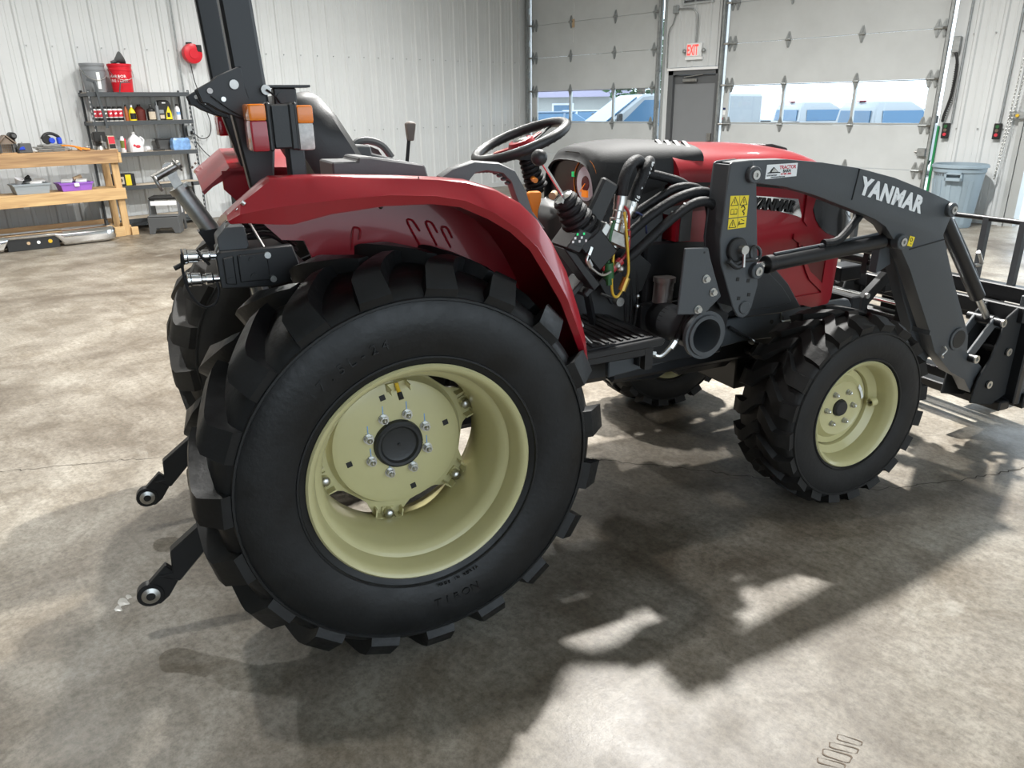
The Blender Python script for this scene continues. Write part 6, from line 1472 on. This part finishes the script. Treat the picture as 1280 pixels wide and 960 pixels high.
MB().bx(-.24, -.18, -.9, .9, .02, .10).build('cross_bar', 'oldwood' if False else 'blackp', t)
# step stool
t = empty('step_stool', (-11.24, 3.86, 0), -.55, 'dark two-step plastic stool in front of the rack', 'step stool')
MB().bx(-.20, .12, -.19, .19, .445, .485).build('top_step', 'blackp', t, bevel=.014)
for s in (-1, 1):
    MB().prism([(-.21, 0), (-.13, 0), (-.10, .12), (-.04, .16), (.03, .12), (.05, 0), (.30, 0), (.28, .23), (.14, .245), (.10, .445), (-.17, .445)], 'y', s * .19 - .012, s * .19 + .012).build('side_panel', 'grey_plastic', t, bevel=.004)
    MB().prism([(-.06, .25), (.02, .25), (.015, .36), (-.05, .36)], 'y', s * .205 - .002, s * .205 + .002).build('window_cutout', 'milk', t)
MB().bx(.11, .29, -.20, .20, .225, .25).build('lower_step', 'grey_plastic', t, bevel=.012)
MB().prism([(-.20, 0), (-.13, 0), (-.10, .08), (.10, .08), (.13, 0), (.20, 0), (.20, .225), (-.20, .225)], 'x', .275, .295).build('front_panel', 'grey_plastic', t, bevel=.004)
MB().bx(.108, .122, -.17, .17, .37, .43).build('front_label', 'white', t)

# reel, cord, conduit and outlet on the left wall
t = empty('cord_reel', (XL + .012, 4.89, 2.40), 0, 'red cord reel hung high on the ribbed left wall', 'cord reel')
MB().lathe([(.10, .02), (.135, .03), (.14, .06), (.135, .13), (.10, .145)], (0, 0, 0), (1, 0, 0), 28).build('housing', 'bucket_red', t, ang=.6)
MB().bx(0, .03, -.04, .04, -.10, .16).build('bracket', 'blackp', t, bevel=.004)
MB().bx(.04, .15, .05, .13, .02, .12).build('swivel_arm', 'blackp', t, bevel=.01)
MB().cyl((.145, 0, 0), (.155, 0, 0), .07, n=20).build('face_disc', 'bucket_red', t)
tag(MB().tube([(XL + .11, 4.84, 2.255), (XL + .07, 4.88, 2.0), (XL + .06, 4.98, 1.65), (XL + .06, 5.03, 1.40), (XL + .06, 4.98, 1.24), (XL + .06, 4.86, 1.20), (XL + .07, 4.77, 1.26), (XL + .085, 4.73, 1.30)], .007, 8).build('reel_cord', 'blackp'), 'black cord looping from the red reel down to the outlet', 'cord')
tag(MB().tube([(XL + .08, 4.72, 1.22), (XL + .06, 4.86, 1.02), (XL + .06, 5.02, .86), (XL + .06, 5.16, .75)], .007, 8).build('power_cord', 'blackp'), 'black cord running from the outlet toward the red fender', 'cord')
tag(MB().tube([(XL + .04, 4.70, 1.40), (XL + .04, 4.70, 4.6)], .012, 8, 1).build('wall_conduit', 'galv'), 'thin grey conduit rising from the outlet on left wall', 'conduit')
t = empty('wall_outlet', (XL + .012, 4.70, 1.32), 0, 'grey wall outlet box with a black plug beside the rack', 'outlet')
MB().bx(0, .06, -.05, .05, -.08, .08).build('box', 'galv', t, bevel=.006)
MB().bx(.06, .10, -.005, .04, -.05, .0).build('plug', 'blackp', t, bevel=.006)
# tool cabinet and speaker seen behind the left fender
t = empty('tool_cabinet', (-11.88, 5.60, 0), 0, 'dark tool cabinet behind the left red fender', 'cabinet')
MB().bx(-.22, .18, -.28, .50, .62, 1.34).build('case', 'plastic', t, bevel=.006)
for k in range(6):
    d = MB().bx(.18, .20, -.25, .47, .66 + .108 * k, .755 + .108 * k).build('drawer', 'grey_plastic', t, bevel=.004)
    MB().bx(.20, .212, -.05, .27, .715 + .108 * k, .735 + .108 * k).build('drawer_pull', 'white', d)
for x in (-.18, .14):
    for y in (-.25, .46): MB().bx(x, x + .035, y, y + .035, 0, .62).build('leg', 'blackp', t)
t = empty('loudspeaker', (-11.62, 5.18, 0), .2, 'black loudspeaker standing on the floor under the left fender', 'speaker')
MB().bx(-.13, .13, -.13, .13, 0, .46).build('cabinet', 'plastic', t, bevel=.008)
MB().lathe([(.085, 0), (.085, .008), (.06, .006), (.03, -.004), (.01, .004)], (.13, 0, .16), (1, 0, 0), 24).build('woofer', 'grey_plastic', t)
MB().lathe([(.09, 0), (.09, .006), (.080, .006), (.080, 0)], (.131, 0, .16), (1, 0, 0), 28, False, True).build('woofer_ring', 'galv', t)
MB().cyl((.13, 0, .36), (.135, 0, .36), .04, n=18).build('tweeter', 'grey_plastic', t)

wrap_text('BRUTE', .3085, .675, .050, can, m='grey_plastic', a0=-2.15 + .25, bold=.0008)
